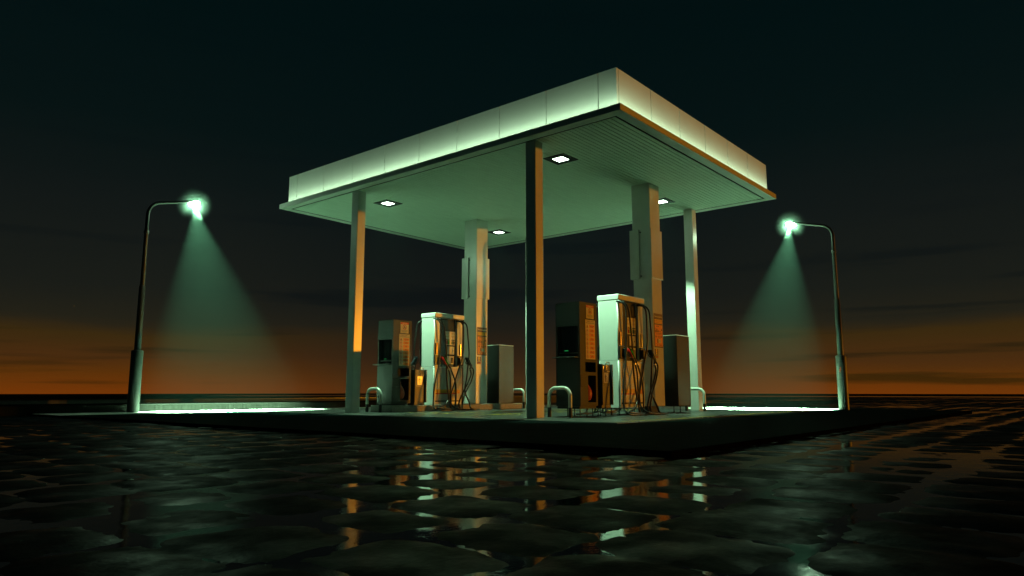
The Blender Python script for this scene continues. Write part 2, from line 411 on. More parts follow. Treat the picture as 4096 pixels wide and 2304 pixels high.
sheet(fg, -230, 33, 20.75, 235, .10, 'farground')
struct(fg.build('far_ground'))

# forecourt: dark pavers, a slightly raised concrete slab, yellow lines
def paver_mat():
    m, nt, b = principled('dark_pavers'); N, L = nt.nodes, nt.links
    tc = N.new('ShaderNodeTexCoord')
    br = N.new('ShaderNodeTexBrick'); br.inputs['Scale'].default_value = 1; br.inputs['Brick Width'].default_value = .24; br.inputs['Row Height'].default_value = .12
    br.inputs['Mortar Size'].default_value = .006; br.inputs['Mortar Smooth'].default_value = .6
    br.inputs['Color1'].default_value = (.006, .017, .016, 1); br.inputs['Color2'].default_value = (.003, .010, .0095, 1); br.inputs['Mortar'].default_value = (.0015, .0015, .0015, 1)
    L.new(tc.outputs['Object'], br.inputs['Vector'])
    n = N.new('ShaderNodeTexNoise'); n.inputs['Scale'].default_value = 30; n.inputs['Detail'].default_value = 6
    L.new(tc.outputs['Object'], n.inputs['Vector'])
    mx = N.new('ShaderNodeMix'); mx.data_type = 'RGBA'; mx.blend_type = 'MULTIPLY'; mx.inputs[0].default_value = .7
    L.new(br.outputs['Color'], mx.inputs[6]); L.new(n.outputs['Color'], mx.inputs[7]); L.new(mx.outputs[2], b.inputs['Base Color'])
    ad = N.new('ShaderNodeMath'); ad.operation = 'MULTIPLY_ADD'; ad.inputs[1].default_value = -1; 
    L.new(br.outputs['Fac'], ad.inputs[0]); L.new(n.outputs['Fac'], ad.inputs[2])
    bp = N.new('ShaderNodeBump'); bp.inputs['Strength'].default_value = .5; bp.inputs['Distance'].default_value = .006
    L.new(ad.outputs[0], bp.inputs['Height']); L.new(bp.outputs[0], b.inputs['Normal'])
    b.inputs['Roughness'].default_value = .7; b.inputs['Specular IOR Level'].default_value = .004
    return m
M['paver'] = paver_mat()
M['kerb'] = mat('kerb_dark', (.002, .002, .002), .85, var=.3, scale=10, bump=.4, bscale=60, spec=0)
p = MB(); p.box(PX0, PX1, PY0, PY1, -.3, -.014, 'paver'); struct(p.build('forecourt_paving'))
k = MB(); k.ring((PX0 - .035, PX1 + .035, PY0 - .035, PY1), (PX0, PX1, PY0, PY1 - .001), -.3, -.012, 'kerb'); struct(k.build('forecourt_kerb'))
def slab_mat():
    m = mat('slab_concrete', (.046, .052, .049), .30, var=.25, scale=1.6, rvar=.14, bump=.25, bscale=140, speck=(5, .66, (.03, .033, .031)))
    return m
M['slab'] = slab_mat()
SX0, SX1, SY0, SY1 = 9.15, 17.88, 5.63, 16.0
s = MB(); s.box(SX0, SX1, SY0, SY1, -.05, 0, 'slab', r=.008, seg=1); struct(s.build('concrete_slab'))
M['pale'] = mat('lamp_pool_bright', (.62, .64, .60), .6, var=.12, scale=2.5, bump=.4, bscale=90)  # lamp-pool brightness put into the ground colour
q = MB(); sheet(q, PX0, 17.9, 16.02, PY1, -.010, 'pale'); sheet(q, 17.9, PX1, 5.63, PY1, -.0102, 'pale'); struct(q.build('lamp_pool_strip'))  # bright strips added under the street lamps to lift pools and soffit bounce
y = MB()
for (a, b_, c, d) in ((10.0, 16.6, 9.60, 9.68), (10.0, 16.6, 10.72, 10.80), (9.25, 17.2, 5.70, 5.76)): sheet(y, a, b_, c, d, .004, 'yellowline')  # front border line paints the sunlit slab edge in yellow
for (a, b_, c, d) in ((15.16, 15.24, 8.5, 9.6), (10.82, 10.90, 8.3, 9.6), (10.82, 10.90, 10.8, 12.1)): sheet(y, a, b_, c, d, .004, 'yellowline')
struct(y.build('road_marking_and_sunlit_edge'))

# ------------------------------------------------------------------ rear walls
lw = empty('low_wall', (5, 17.64, 0), 'low streaked plank wall running along the back edge of the forecourt', 'wall')
b = MB(); b.box(-60, 21, 17.64, 17.86, -.3, .135, 'streak'); b.build('wall_body', lw)
b = MB(); b.box(-60, 21.01, 17.625, 17.88, .137, .157, 'wallcap', r=.004, seg=1); b.build('wall_cap', lw)
t = MB(); t.box(-60, 21, 17.88, 20.6, -.3, .15, 'darkgravel'); struct(t.build('gravel_strip'))
uw = empty('low_parapet', (5, 20.6, 0), 'far speckled parapet on the gravel strip behind the plank wall', 'wall')
b = MB(); b.box(-60, 33, 20.6, 20.75, -.1, .235, 'gravel'); b.build('wall_body', uw)
b = MB(); b.box(-60, 33.01, 20.59, 20.77, .237, .25, 'groove'); b.build('wall_cap', uw)

# ------------------------------------------------------------------ canopy
CX0, CX1, CY0, CY1 = 9.678, 16.832, 5.766, 15.782
ZB, ZL, ZT = 5.05, 5.164, 5.887
can = empty('petrol_station_canopy', (13.25, 10.77, 0), 'large flat petrol station canopy with glowing white fascia, carried by slim columns', 'canopy')
def ins(d): return (CX0 + d, CX1 - d, CY0 + d, CY1 - d)
b = MB(); b.ring(ins(0), ins(.2), ZB, ZL, 'lip'); b.build('canopy_lip', can)
b = MB(); b.ring(ins(.2003), ins(.2425), ZB + .005, ZL + .02, 'joint_shade'); b.build('gap_shade_strip', can)  # nearly flush black strip, the groove's shade painted across it
b = MB(); i = ins(.243); PW = .0965
yy = i[2]; n = int((i[3] - i[2]) / PW); PW = (i[3] - i[2]) / n
for a in range(n): b.box(i[0], i[1], yy + a * PW + .006, yy + (a + 1) * PW - .006, ZB + .002, ZB + .03, 'soffit', r=.003, seg=1)
b.box(i[0], i[1], i[2], i[3], ZB + .032, ZB + .05, 'joint_shade'); b.build('soffit', can)
b = MB(); b.box(*ins(.175), ZL + .03, ZT - .03, 'joint_shade'); b.build('roof_deck', can)
fi = ins(.153); G_ = .009
ys = [fi[2], 6.289, 7.407, 8.532, 9.661, 10.780, 11.899, 13.025, 14.149, 15.273, fi[3]]
xs = [fi[0], 9.899, 11.014, 12.140, 13.269, 14.388, 15.501, 16.625, fi[1]]
for a, c in zip(ys, ys[1:]):
    for X0, X1 in ((fi[0], fi[0] + .02), (fi[1] - .02, fi[1])):
        b = MB(); b.box(X0, X1, a + (G_ if a != ys[0] else 0), c - (G_ if c != ys[-1] else 0), ZL + .001, ZT, 'fascia'); b.build('fascia_panel', can)
for a, c in zip(xs, xs[1:]):
    for Y0, Y1 in ((fi[2], fi[2] + .02), (fi[3] - .02, fi[3])):
        a2 = a + (G_ if a != xs[0] else .021); c2 = c - (G_ if c != xs[-1] else .021)
        b = MB(); b.box(a2, c2, Y0, Y1, ZL + .001, ZT, 'fascia'); b.build('fascia_panel', can)
S0, S1 = .012, .031
for q in ((CX0 + S0, CX0 + S1, CY0 + .03, CY1 - .03), (CX1 - S1, CX1 - S0, CY0 + .03, CY1 - .03), (CX0 + .03, CX1 - .03, CY0 + S0, CY0 + S1), (CX0 + .03, CX1 - .03, CY1 - S1, CY1 - S0)):
    b = MB(); b.add([(q[0], q[2], ZL + .002), (q[1], q[2], ZL + .002), (q[1], q[3], ZL + .002), (q[0], q[3], ZL + .002)], [(0, 1, 2, 3)], 'strip'); b.build('light_strip', can)
for X in (9.92, 16.346):
    for Y in (7.726, 12.899):
        b = MB(); b.box(X, X + .2195, Y, Y + .232, 0.0, ZB + .001, 'column', r=.006, seg=2); b.build('column', can)
for dy, z0 in ((0, .1485), (5.187, .1485)):
    Y0, Y1 = 7.449 + dy, 7.902 + dy
    b = MB(); b.box(13.66, 14.10, Y0, Y1, z0 if dy else .1485, ZB + .001, 'column', r=.008, seg=2)
    pl = b.build('pillar', can)
    if not dy:
        b = MB(); b.box(13.70, 14.06, Y0 + .16, Y1 - .04, 0, .1485, 'groove'); b.build('pillar_base', can)
    b = MB(); b.box(13.656, 14.157, Y0 - .012, Y1 + .05, 2.91, 4.018, 'column', r=.005, seg=1)
    b.box(13.615, 13.655, Y0 + .27, Y1 + .05, 2.912, 4.016, 'column', r=.004, seg=1)
    sl = b.build('sleeve', pl)
    for zz in (2.97, 3.95):
        b = MB(); b.tube([(13.657, Y0 + .245, zz), (13.63, Y0 + .245, zz)], .014, 'plastic', n=8); b.build('bolt', pl)

# ------------------------------------------------------------------ downlights in the soffit
LL = [(11.09, 8.00, 'square recessed downlight above the front island nearest the corner column'),
      (11.09, 13.245, 'square recessed downlight above the left pump, near the left column'),
      (15.26, 13.245, 'small distant square downlight at the far back corner of the soffit'),
      (15.26, 8.00, 'square downlight partly hidden by the right pillar')]
for X, Y, lab in LL:
    t = empty('ceiling_light', (X, Y, ZB), lab, 'ceiling light', 'square downlights in the canopy soffit')
    b = MB(); o_ = (X - .25, X + .25, Y - .25, Y + .25); i_ = (X - .125, X + .125, Y - .125, Y + .125)
    b.ring(o_, i_, ZB - .012, ZB + .004, 'kiosk'); b.build('light_frame', t)
    b = MB(); b.box(i_[0], i_[1], i_[2], i_[3], ZB - .006, ZB + .004, 'lamp'); b.build('light_panel', t)
    spot('lamp_light', (X, Y, ZB - .03), (0, 0, -1), 1800, 31, .28, .05, t)

# ------------------------------------------------------------------ island curb (left island)
b = MB(); b.box(10.62, 15.25, 12.372, 13.115, 0.0, .147, 'curb', r=.012, seg=2)
tag(b.build('island_curb'), 'speckled concrete island kerb under the left pump, lit orange', 'kerb')

# ------------------------------------------------------------------ fuel pump
def scallop(b, u, v, r, d, k1, k2):
    pts = [(u - .22 * r, v - .95 * r), (u + .22 * r, v - .95 * r), (u + .34 * r, v - .72 * r)]
    n = 7
    for a in range(n * 4 + 1):
        an = R(-38) + R(256) * a / (n * 4)
        rr = r * (1 + .05 * abs(math.sin(math.pi * n * a / (n * 4))))
        pts.append((u + rr * math.cos(an), v + rr * math.sin(an) * .98))
    pts.append((u - .34 * r, v - .72 * r))
    b.poly(pts, d, k2)
    b.poly([(u + (x - u) * .88, v + (yq - v) * .88) for x, yq in pts], d + .0015, k1)
    for a in range(7):
        an = R(90 + (a - 3) * 26)
        b.bar(u, v - .72 * r, u + .82 * r * math.cos(an), v + .82 * r * math.sin(an), .05 * r, d + .003, k2)
HOSE = {
'A': [(-0.011, -0.02, 2.228), (-0.01, -0.08, 2.208), (0.015, -0.13, 2.163), (0.055, -0.15, 2.086), (0.049, -0.16, 1.942), (0.043, -0.16, 1.642), (0.028, -0.16, 1.378), (0.001, -0.16, 1.073), (-0.057, -0.17, 0.899), (-0.145, -0.19, 0.598), (-0.197, -0.21, 0.344), (-0.223, -0.23, 0.151), (-0.244, -0.28, 0.077), (-0.216, -0.33, 0.036), (-0.037, -0.36, 0.02), (0.252, -0.37, 0.021), (0.375, -0.33, 0.035), (0.395, -0.25, 0.041), (0.397, -0.21, 0.069), (0.366, -0.21, 0.141), (0.369, -0.2, 0.384), (0.383, -0.19, 0.646), (0.368, -0.18, 0.865), (0.314, -0.17, 1.022)],
'B': [(0.09, -0.02, 2.224), (0.1, -0.09, 2.202), (0.15, -0.13, 2.132), (0.189, -0.14, 2.027), (0.214, -0.15, 1.832), (0.254, -0.15, 1.568), (0.276, -0.15, 1.303), (0.281, -0.15, 1.048), (0.27, -0.17, 0.819), (0.283, -0.19, 0.558), (0.299, -0.21, 0.358), (0.267, -0.23, 0.246), (0.159, -0.25, 0.153), (-0.029, -0.28, 0.106), (-0.172, -0.3, 0.074), (-0.067, -0.33, 0.059), (0.236, -0.35, 0.043), (0.464, -0.29, 0.036), (0.505, -0.23, 0.069), (0.558, -0.21, 0.295), (0.559, -0.19, 0.648), (0.489, -0.18, 0.841), (0.393, -0.17, 1.029)],
'C': [(0.776, -0.02, 2.221), (0.79, -0.09, 2.208), (0.827, -0.14, 2.147), (0.86, -0.15, 2.047), (0.855, -0.16, 1.788), (0.858, -0.16, 1.512), (0.818, -0.16, 1.282), (0.735, -0.16, 1.099), (0.605, -0.18, 0.844), (0.505, -0.19, 0.629), (0.398, -0.21, 0.427), (0.364, -0.23, 0.28), (0.331, -0.28, 0.16), (0.378, -0.33, 0.091), (0.48, -0.38, 0.046), (0.623, -0.38, 0.039), (0.716, -0.28, 0.07), (0.756, -0.25, 0.205), (0.903, -0.23, 0.471), (1.083, -0.21, 0.689), (1.18, -0.2, 0.883), (1.195, -0.2, 0.975), (1.178, -0.19, 1.026)],
'D': [(0.905, -0.02, 2.224), (0.919, -0.09, 2.201), (0.975, -0.13, 2.142), (0.999, -0.15, 2.04), (1.032, -0.15, 1.801), (1.061, -0.15, 1.571), (1.072, -0.15, 1.34), (1.017, -0.16, 1.035), (0.971, -0.17, 0.788), (0.898, -0.19, 0.561), (0.882, -0.21, 0.427), (0.948, -0.23, 0.292), (0.978, -0.28, 0.149), (0.954, -0.33, 0.066), (1.046, -0.33, 0.03), (1.16, -0.33, 0.021), (1.215, -0.355, 0.02), (1.215, -0.39, 0.02), (1.16, -0.41, 0.02), (1.045, -0.412, 0.02), (0.80, -0.40, 0.022), (0.62, -0.375, 0.028), (0.598, -0.31, 0.055), (0.594, -0.28, 0.138), (0.617, -0.27, 0.225), (0.754, -0.25, 0.427), (0.931, -0.23, 0.633), (1.073, -0.21, 0.835), (1.088, -0.21, 0.927), (1.056, -0.2, 1.022)]}
NOZ = {'A': ([(.195, -.05, 1.285), (.182, -.10, 1.268), (.205, -.14, 1.185), (.255, -.16, 1.112)], 'red'),
       'B': ([(.262, -.06, 1.288), (.252, -.11, 1.272), (.27, -.15, 1.185), (.318, -.165, 1.118)], 'green'),
       'C': ([(1.017, -.08, 1.289), (1.019, -.12, 1.270), (1.03, -.16, 1.185), (1.085, -.185, 1.110)], 'navy'),
       'D': ([(1.075, -.09, 1.286), (1.06, -.13, 1.266), (1.085, -.165, 1.175), (1.135, -.185, 1.105)], 'navy')}
def make_pump(label):
    X, Y = 12.03, 7.33; YB = 7.79; W = 1.0
    root = empty('fuel_pump', (X, Y, 0), label, 'fuel pump', 'fuel pumps under the canopy')
    b = MB()                                          # body: two end posts, a recessed middle, a lower plinth
    z0, z1, zc = .1485, 1.065, 2.255
    b.box(X, X + .19, Y, YB, z1 + .004, zc, 'pump', r=.022, seg=3, only='z')
    b.box(X + .79, X + .985, Y, YB, z1 + .004, zc, 'pump', r=.018, seg=3, only='z')
    b.box(X + .19, X + .79, Y + .075, YB - .075, z1 + .004, zc, 'kiosk')
    b.box(X, X + .975, Y + .002, YB - .002, z0, z1, 'pump', r=.018, seg=3, only='z')
    b.build('cabinet', root)
    b = MB(); b.box(X - .004, X + 1.035, Y - .022, YB + .022, 2.262, 2.376, 'pump', r=.016, seg=3); b.build('cap', root)
    for face, base, sg in (('y', Y, 1), ('yb', YB, -1)):
        def S(mb): mb.face = face; mb.base = base; return mb
        mx = (lambda u: u) if sg == 1 else (lambda u: 2 * (X + .4875) - u)
        def bx(mb, u0, u1, d0, d1, v0, v1, k, r=0):       # box on the face, d = distance outwards
            a, c = sorted((mx(u0), mx(u1))); y0, y1 = sorted((base - sg * d0, base - sg * d1)); mb.box(a, c, y0, y1, v0, v1, k, r=r, seg=2 if r else 1)
        def rc(mb, u0, u1, v0, v1, d, k): a, c = sorted((mx(u0), mx(u1))); mb.rect(a, c, v0, v1, d, k)
        # black surround of the middle bay
        b = S(MB()); bx(b, X + .195, X + .785, -.073, -.055, 1.075, 2.005, 'panelblack', .004); 
        for u in (.215, .245, .735, .760): bx(b, X + u, X + u + .012, -.054, -.044, 1.08, 2.0, 'panelblack')
        sur = b.build('display_surround', root)
        b = S(MB()); bx(b, X + .415, X + .770, -.054, -.046, 1.605, 1.945, 'dispwhite', .003)
        for q in (.435, .625):
            for vv, hh in ((1.875, .038), (1.80, .036)): rc(b, X + q, X + q + .115, vv, vv + hh, -.0445, 'paper')
        for q, kk in ((.440, 'darkred'), (.505, 'green'), (.625, 'teal'), (.695, 'ink')):
            rc(b, X + q, X + q + .058, 1.625, 1.745, -.0445, kk); rc(b, X + q + .013, X + q + .043, 1.700, 1.722, -.043, 'paper')
        b.build('price_display', sur)
        b = S(MB()); bx(b, X + .505, X + .735, -.054, -.044, 1.375, 1.575, 'dispwhite', .006); dr = b.build('cabinet_door', root)
        b = S(MB()); u = mx(X + .695); b.disc(u, 1.475, .012, -.042, 'steel', 12); b.rect(u - .004, u + .004, 1.44, 1.475, -.041, 'ink'); b.build('lock', dr)
        b = S(MB()); bx(b, X + .50, X + .735, -.054, -.044, 1.135, 1.335, 'dispwhite', .004); rc(b, X + .615, X + .70, 1.16, 1.295, -.042, 'ink')
        for r_ in range(4):
            for c_ in range(3): rc(b, X + .625 + c_ * .024, X + .641 + c_ * .024, 1.17 + r_ * .026, 1.186 + r_ * .026, -.041, 'labelgrey')
        b.build('keypad', root)
        # grade labels: glossy half-round plates low on the two posts
        for u0, u1, ks in ((.028, .140, ('gold', 'darkred', 'darkgreen')), (.855, .962, ('gold', 'labelgrey', 'inkbrown'))):
            b = S(MB()); n = 12; w_ = (u1 - u0)
            for a in range(n):
                t0, t1 = a / n, (a + 1) / n
                def pp(t): return mx(X + u0 + w_ * t), .004 + .018 * math.sin(math.pi * t) ** .7
                (ua, da), (ub, db) = pp(t0), pp(t1)
                kk = ks[0] if t0 < .22 else (ks[1] if t0 < .6 else ks[2])
                vs = [b.fr(ua, 1.36, da), b.fr(ub, 1.36, db), b.fr(ub, 1.632, db), b.fr(ua, 1.632, da)]
                b.add(vs, [(0, 1, 2, 3)], kk, True)
            b.build('grade_label', root)
        # nozzle boots
        for u0, u1 in ((.004, .195), (.80, .99)):
            b = S(MB()); bx(b, X + u0, X + u1, .0, .035, 1.095, 1.345, 'plastic', .01)
            bx(b, X + u0 + (.10 if u0 < .5 else .02), X + u0 + (.185 if u0 < .5 else .15), .036, .085, 1.12, 1.30, 'plastic', .012); b.build('nozzle_boot', root)
        for u0, u1 in ((.012, .185), (.80, .975)):
            b = S(MB()); bx(b, X + u0, X + u1, .0, .018, 1.068, 1.088, 'pump', .004); b.build('drip_ledge', root)
        # lower panel with stripes and the scallop mark
        b = S(MB()); b.ring  # frame made of four bars
        bx(b, X + .022, X + .050, .0, .014, .16, 1.055, 'pump', .004); bx(b, X + .925, X + .953, .0, .014, .16, 1.055, 'pump', .004)
        bx(b, X + .052, X + .923, .0, .012, 1.035, 1.055, 'pump', .003); bx(b, X + .052, X + .923, .0, .012, .16, .175, 'pump', .003)
        lp = b.build('lower_frame', root)
        b = S(MB()); bx(b, X + .055, X + .920, .0, .004, .252, 1.032, 'film')
        rc(b, X + .058, X + .80, .425, .512, .0055, 'filmyellow'); rc(b, X + .058, X + .80, .397, .424, .0055, 'filmred')
        scallop(b, mx(X + .855), .455, .052, .006, 'ochre', 'signred'); b.build('lower_panel', lp)
        b = S(MB()); bx(b, X + .055, X + .920, .0, .016, .213, .248, 'plastic', .003); b.build('kick_rail', root)
        # hoses and nozzles
        for key in 'ABCD':
            tr = lambda q: (mx(X + q[0]), base + sg * q[1], q[2])
            pts = smooth_path([tr(q) for q in HOSE[key]], 6)
            b = MB(); b.tube(pts, .0185, 'rubber', n=10); b.tube([tuple(Vector(pts[0]) + Vector((0, sg * .03, 0))), pts[0], pts[3], pts[7]], [.028, .028, .024, .020], 'plastic', n=10)
            h = b.build('hose', root)
            b = MB(); b.tube([pts[-1], pts[-3]], .021, 'steel', n=10); b.build('hose_ferrule', h)
            npts, kk = NOZ[key]; q = smooth_path([tr(a) for a in npts], 5)
            b = MB(); m = len(q)
            b.tube(q, [.020 + .016 * math.sin(math.pi * min(1, .25 + .75 * a / (m - 1))) for a in range(m)], kk, n=10, flat=.75)
            nz = b.build('nozzle', root)
            b = MB(); b.tube([q[-1], pts[-1]], [.020, .019], 'plastic', n=10)
            gd = [Vector(q[0]) + Vector((-.03 * sg, 0, -.03)), Vector(q[3]) + Vector((-.055 * sg, 0, -.06)), Vector(q[9]) + Vector((-.055 * sg, 0, -.05)), Vector(q[-1]) + Vector((-.01 * sg, 0, 0))]
            b.tube(smooth_path([tuple(a) for a in gd], 5), .009, 'plastic', n=8)
            b.tube([tuple(Vector(q[4]) + Vector((-.012 * sg, -.01 * sg, -.03))), tuple(Vector(q[10]) + Vector((-.03 * sg, -.012 * sg, -.02)))], .007, 'steel', n=8)
            b.build('trigger_guard', nz)
    return root
pump_left = make_pump('white fuel pump on the left concrete kerb, gleaming orange on its hose side')
pump_left_copy = copy_tree(pump_left)
pump_left.location.y += DY
pump_left_copy['label'] = 'white fuel pump on the front island, right of the front kiosk, hoses coiled below'
def feet(root, x0, x1, y0, y1, z):
    for a in (x0, x1):
        for c in (y0, y1):
            b = MB(); b.lathe((a, c, 0), [(.022, 0), (.022, .012), (.010, .014), (.010, z)], 'plastic', n=10, smooth=False); b.build('levelling_foot', root)
feet(pump_left_copy, 12.25, 12.85, 7.48, 7.66, .149)

# ------------------------------------------------------------------ payment kiosk
def make_kiosk(label):
    x0, x1, y0, y1, z0, z1 = 10.771, 11.34, 7.38, 7.948, .1925, 2.107
    root = empty('payment_kiosk', (x0, y0, 0), label, 'kiosk', 'payment kiosks on the pump islands')
    b = MB()
    # bowed front (facing -X): section polygon extruded upwards, with openings left in the -Y side
    n = 12
    front = [(x0 + .035 - .035 * math.sin(math.pi * (.5 + .5 * a / n)) ** 1.0 * 1.0, y0 + (y1 - y0) * a / n) for a in range(n + 1)]
    front = [(x0 + .03 * (a / n) ** 2, y0 + (y1 - y0) * a / n) for a in range(n + 1)]
    def frontwall(zA, zB, ya=0, yb=n):
        for a in range(ya, yb):
            (xa, yA), (xb, yB) = front[a], front[a + 1]
            b.add([(xa, yA, zA), (xb, yB, zA), (xb, yB, zB), (xa, yA, zB)], [(3, 2, 1, 0)], 'kiosk', True)
    frontwall(z0, 1.10); frontwall(1.66, z1); frontwall(1.10, 1.66, 0, 1); frontwall(1.10, 1.66, n - 1, n)
    # top and bottom, back and far side
    for zz, fl in ((z1, 1), (z0, 0)):
        P_ = front + [(x1, y1), (x1, y0)]; vs = [(q[0], q[1], zz) for q in P_]; f = tuple(range(len(vs)))
        b.add(vs, [f[::-1] if fl else f], 'kiosk')
    b.add([(x1, y0, z0), (x1, y1, z0), (x1, y1, z1), (x1, y0, z1)], [(0, 1, 2, 3)], 'kiosk')
    b.add([(front[n][0], y1, z0), (x1, y1, z0), (x1, y1, z1), (front[n][0], y1, z1)], [(3, 2, 1, 0)], 'kiosk')
    # -Y side with a niche (z .262-.752) and a slot (z .815-.997)
    def side(ua, ub, va, vb): b.add([(ua, y0, va), (ub, y0, va), (ub, y0, vb), (ua, y0, vb)], [(0, 1, 2, 3)], 'kiosk')
    side(x0, x1, .997, z1); side(x0, 10.937, .815, .997); side(11.282, x1, .815, .997); side(x0, x1, .752, .815)
    side(x0, 11.022, .262, .752); side(11.282, x1, .262, .752); side(x0, x1, z0, .262)
    def niche(ua, ub, va, vb, dp, k):
        b.add([(u, y0 + d, v) for d in (0, dp) for u, v in ((ua, va), (ub, va), (ub, vb), (ua, vb))],
              [(0, 4, 5, 1), (1, 5, 6, 2), (2, 6, 7, 3), (3, 7, 4, 0), (4, 7, 6, 5)], k)
    niche(10.937, 11.282, .815, .997, .16, 'panelblack'); niche(11.022, 11.282, .262, .752, .30, 'panelblack')
    b.build('kiosk_housing', root)
    b = MB(); b.box(10.722, 11.262, 7.368, 7.868, .1485, .1915, 'kiosk', r=.004, seg=1); b.build('kiosk_plinth', root)
    # screen bay, recessed into the bowed front
    b = MB(); xa = x0 + .10; ya, yb = front[1][1], front[n - 1][1]
    b.add([(xa, ya, 1.10), (xa, yb, 1.10), (xa, yb, 1.66), (xa, ya, 1.66)], [(3, 2, 1, 0)], 'screen')
    fx = front[1][0], front[n - 1][0]
    b.add([(fx[0], ya, 1.10), (fx[1], yb, 1.10), (xa, yb, 1.10), (xa, ya, 1.10)], [(0, 1, 2, 3)], 'panelblack')
    b.add([(fx[0], ya, 1.66), (fx[1], yb, 1.66), (xa, yb, 1.66), (xa, ya, 1.66)], [(3, 2, 1, 0)], 'panelblack')
    b.add([(fx[0], ya, 1.10), (xa, ya, 1.10), (xa, ya, 1.66), (fx[0], ya, 1.66)], [(3, 2, 1, 0)], 'panelblack')
    b.add([(fx[1], yb, 1.10), (xa, yb, 1.10), (xa, yb, 1.66), (fx[1], yb, 1.66)], [(0, 1, 2, 3)], 'panelblack')
    sc_ = b.build('screen_bay', root)
    b = MB(); b.box(xa - .012, xa - .002, yb - .19, yb - .11, 1.205, 1.218, 'ledgreen'); b.build('status_light', sc_)
    b = MB(); b.box(xa - .05, xa - .002, ya + .01, yb - .01, 1.155, 1.175, 'plastic', r=.006); b.build('card_slot', sc_)
    b = MB(); b.box(10.63, x0 + .09, y0 + .03, y1 - .03, 1.068, 1.088, 'plastic', r=.006); b.build('shelf', root)
    # flush door with a dark seam, and a lower seam
    b = MB(); S_ = 10.780, 11.006, .545, .750
    b.box(S_[0] - .006, S_[1] + .006, y0 - .0015, y0 + .003, S_[2] - .006, S_[3] + .006, 'groove')
    b.box(S_[0], S_[1], y0 - .004, y0 - .0016, S_[2], S_[3], 'kiosk'); b.build('service_door', root)
    return root
kiosk_left = make_kiosk('dark grey payment kiosk on the left concrete kerb, beside the left trash bin')
kiosk_right = copy_tree(kiosk_left); kiosk_left.location.y += DY
kiosk_right['label'] = 'dark grey payment kiosk just right of the near corner column, behind the front guard hoop'
feet(kiosk_right, 10.95, 11.18, 7.52, 7.8, .149)
def make_bag(label):
    root = empty('hanging_bag', (11.11, 7.50, .28), label, 'bag', 'pear shaped bags in the kiosk niches')
    b = MB(); b.lathe((11.10, 7.475, .285), [(.03, 0), (.075, .02), (.100, .07), (.108, .13), (.098, .19), (.070, .25), (.038, .30), (.020, .34), (.014, .40)], 'bag', n=28); b.build('bag_body', root)
    b = MB(); b.tube([(11.10, 7.475, .685), (11.10, 7.475, .752)], .008, 'plastic', n=8); b.build('cord', root)
    return root
bag_l = make_bag('shadowed pear shaped red bag hanging inside the left kiosk niche')
bag_r = copy_tree(bag_l); bag_l.location.y += DY; bag_r['label'] = 'lit orange red pear shaped bag hanging in the niche of the front kiosk'

# ------------------------------------------------------------------ kiosk signs
def picto(b, kind, u, v, r, d):
    if kind == 0:
        b.poly([(u - r * 1.05, v - r * .8), (u + r * 1.05, v - r * .8), (u, v + r)], d, 'ink'); b.poly([(u - r * .8, v - r * .66), (u + r * .8, v - r * .66), (u, v + r * .68)], d + .0012, 'signorange')
        b.poly([(u - r * .3, v - r * .5), (u + r * .3, v - r * .5), (u + r * .32, v - r * .2), (u + r * .05, v + r * .35), (u - r * .05, v + r * .05), (u - r * .3, v - r * .15)], d + .0024, 'ink'); return
    b.annulus(u, v, r * .80, r, d + .0012, 'signred', 24)
    if kind == 1:   b.poly([(u - r * .5, v - r * .4), (u + r * .1, v - r * .4), (u + r * .1, v + r * .05), (u - r * .5, v + r * .05)], d, 'ink'); b.disc(u + r * .25, v + r * .3, r * .22, d, 'ink', 12)
    elif kind == 2: b.bar(u - r * .55, v - r * .1, u + r * .5, v - r * .1, r * .22, d, 'ink'); b.bar(u + r * .3, v + .05 * r, u + r * .45, v + r * .4, r * .12, d, 'ink')
    elif kind == 3: b.poly([(u - r * .2, v - r * .5), (u + r * .2, v - r * .5), (u + r * .2, v + r * .5), (u - r * .2, v + r * .5)], d, 'ink')
    elif kind == 4:
        b.disc(u - r * .34, v - r * .35, r * .2, d, 'ink', 12); b.disc(u + r * .36, v - r * .35, r * .2, d, 'ink', 12)
        b.poly([(u - r * .45, v - r * .25), (u + r * .45, v - r * .2), (u + r * .3, v + r * .15), (u - r * .1, v + r * .1)], d + .0003, 'ink'); b.disc(u, v + r * .5, r * .14, d, 'ink', 10); b.bar(u - .02 * r, v + .4 * r, u - r * .05, v, r * .25, d + .0005, 'ink')
    else:
        b.disc(u, v + r * .42, r * .15, d, 'ink', 10); b.bar(u, v + r * .28, u + r * .02 * kind, v - r * .15, r * .28, d, 'ink'); b.bar(u - r * .08, v - r * .1, u - r * .22, v - r * .55, r * .13, d + .0004, 'ink'); b.bar(u + r * .06, v - r * .1, u + r * .2, v - r * .55, r * .13, d + .0006, 'ink'); b.bar(u, v + .2 * r, u + r * .42, v - .05 * r, r * .12, d + .0008, 'ink')
    b.bar(u - r * .62, v + r * .62, u + r * .62, v - r * .62, r * .16, d + .0022, 'signred')
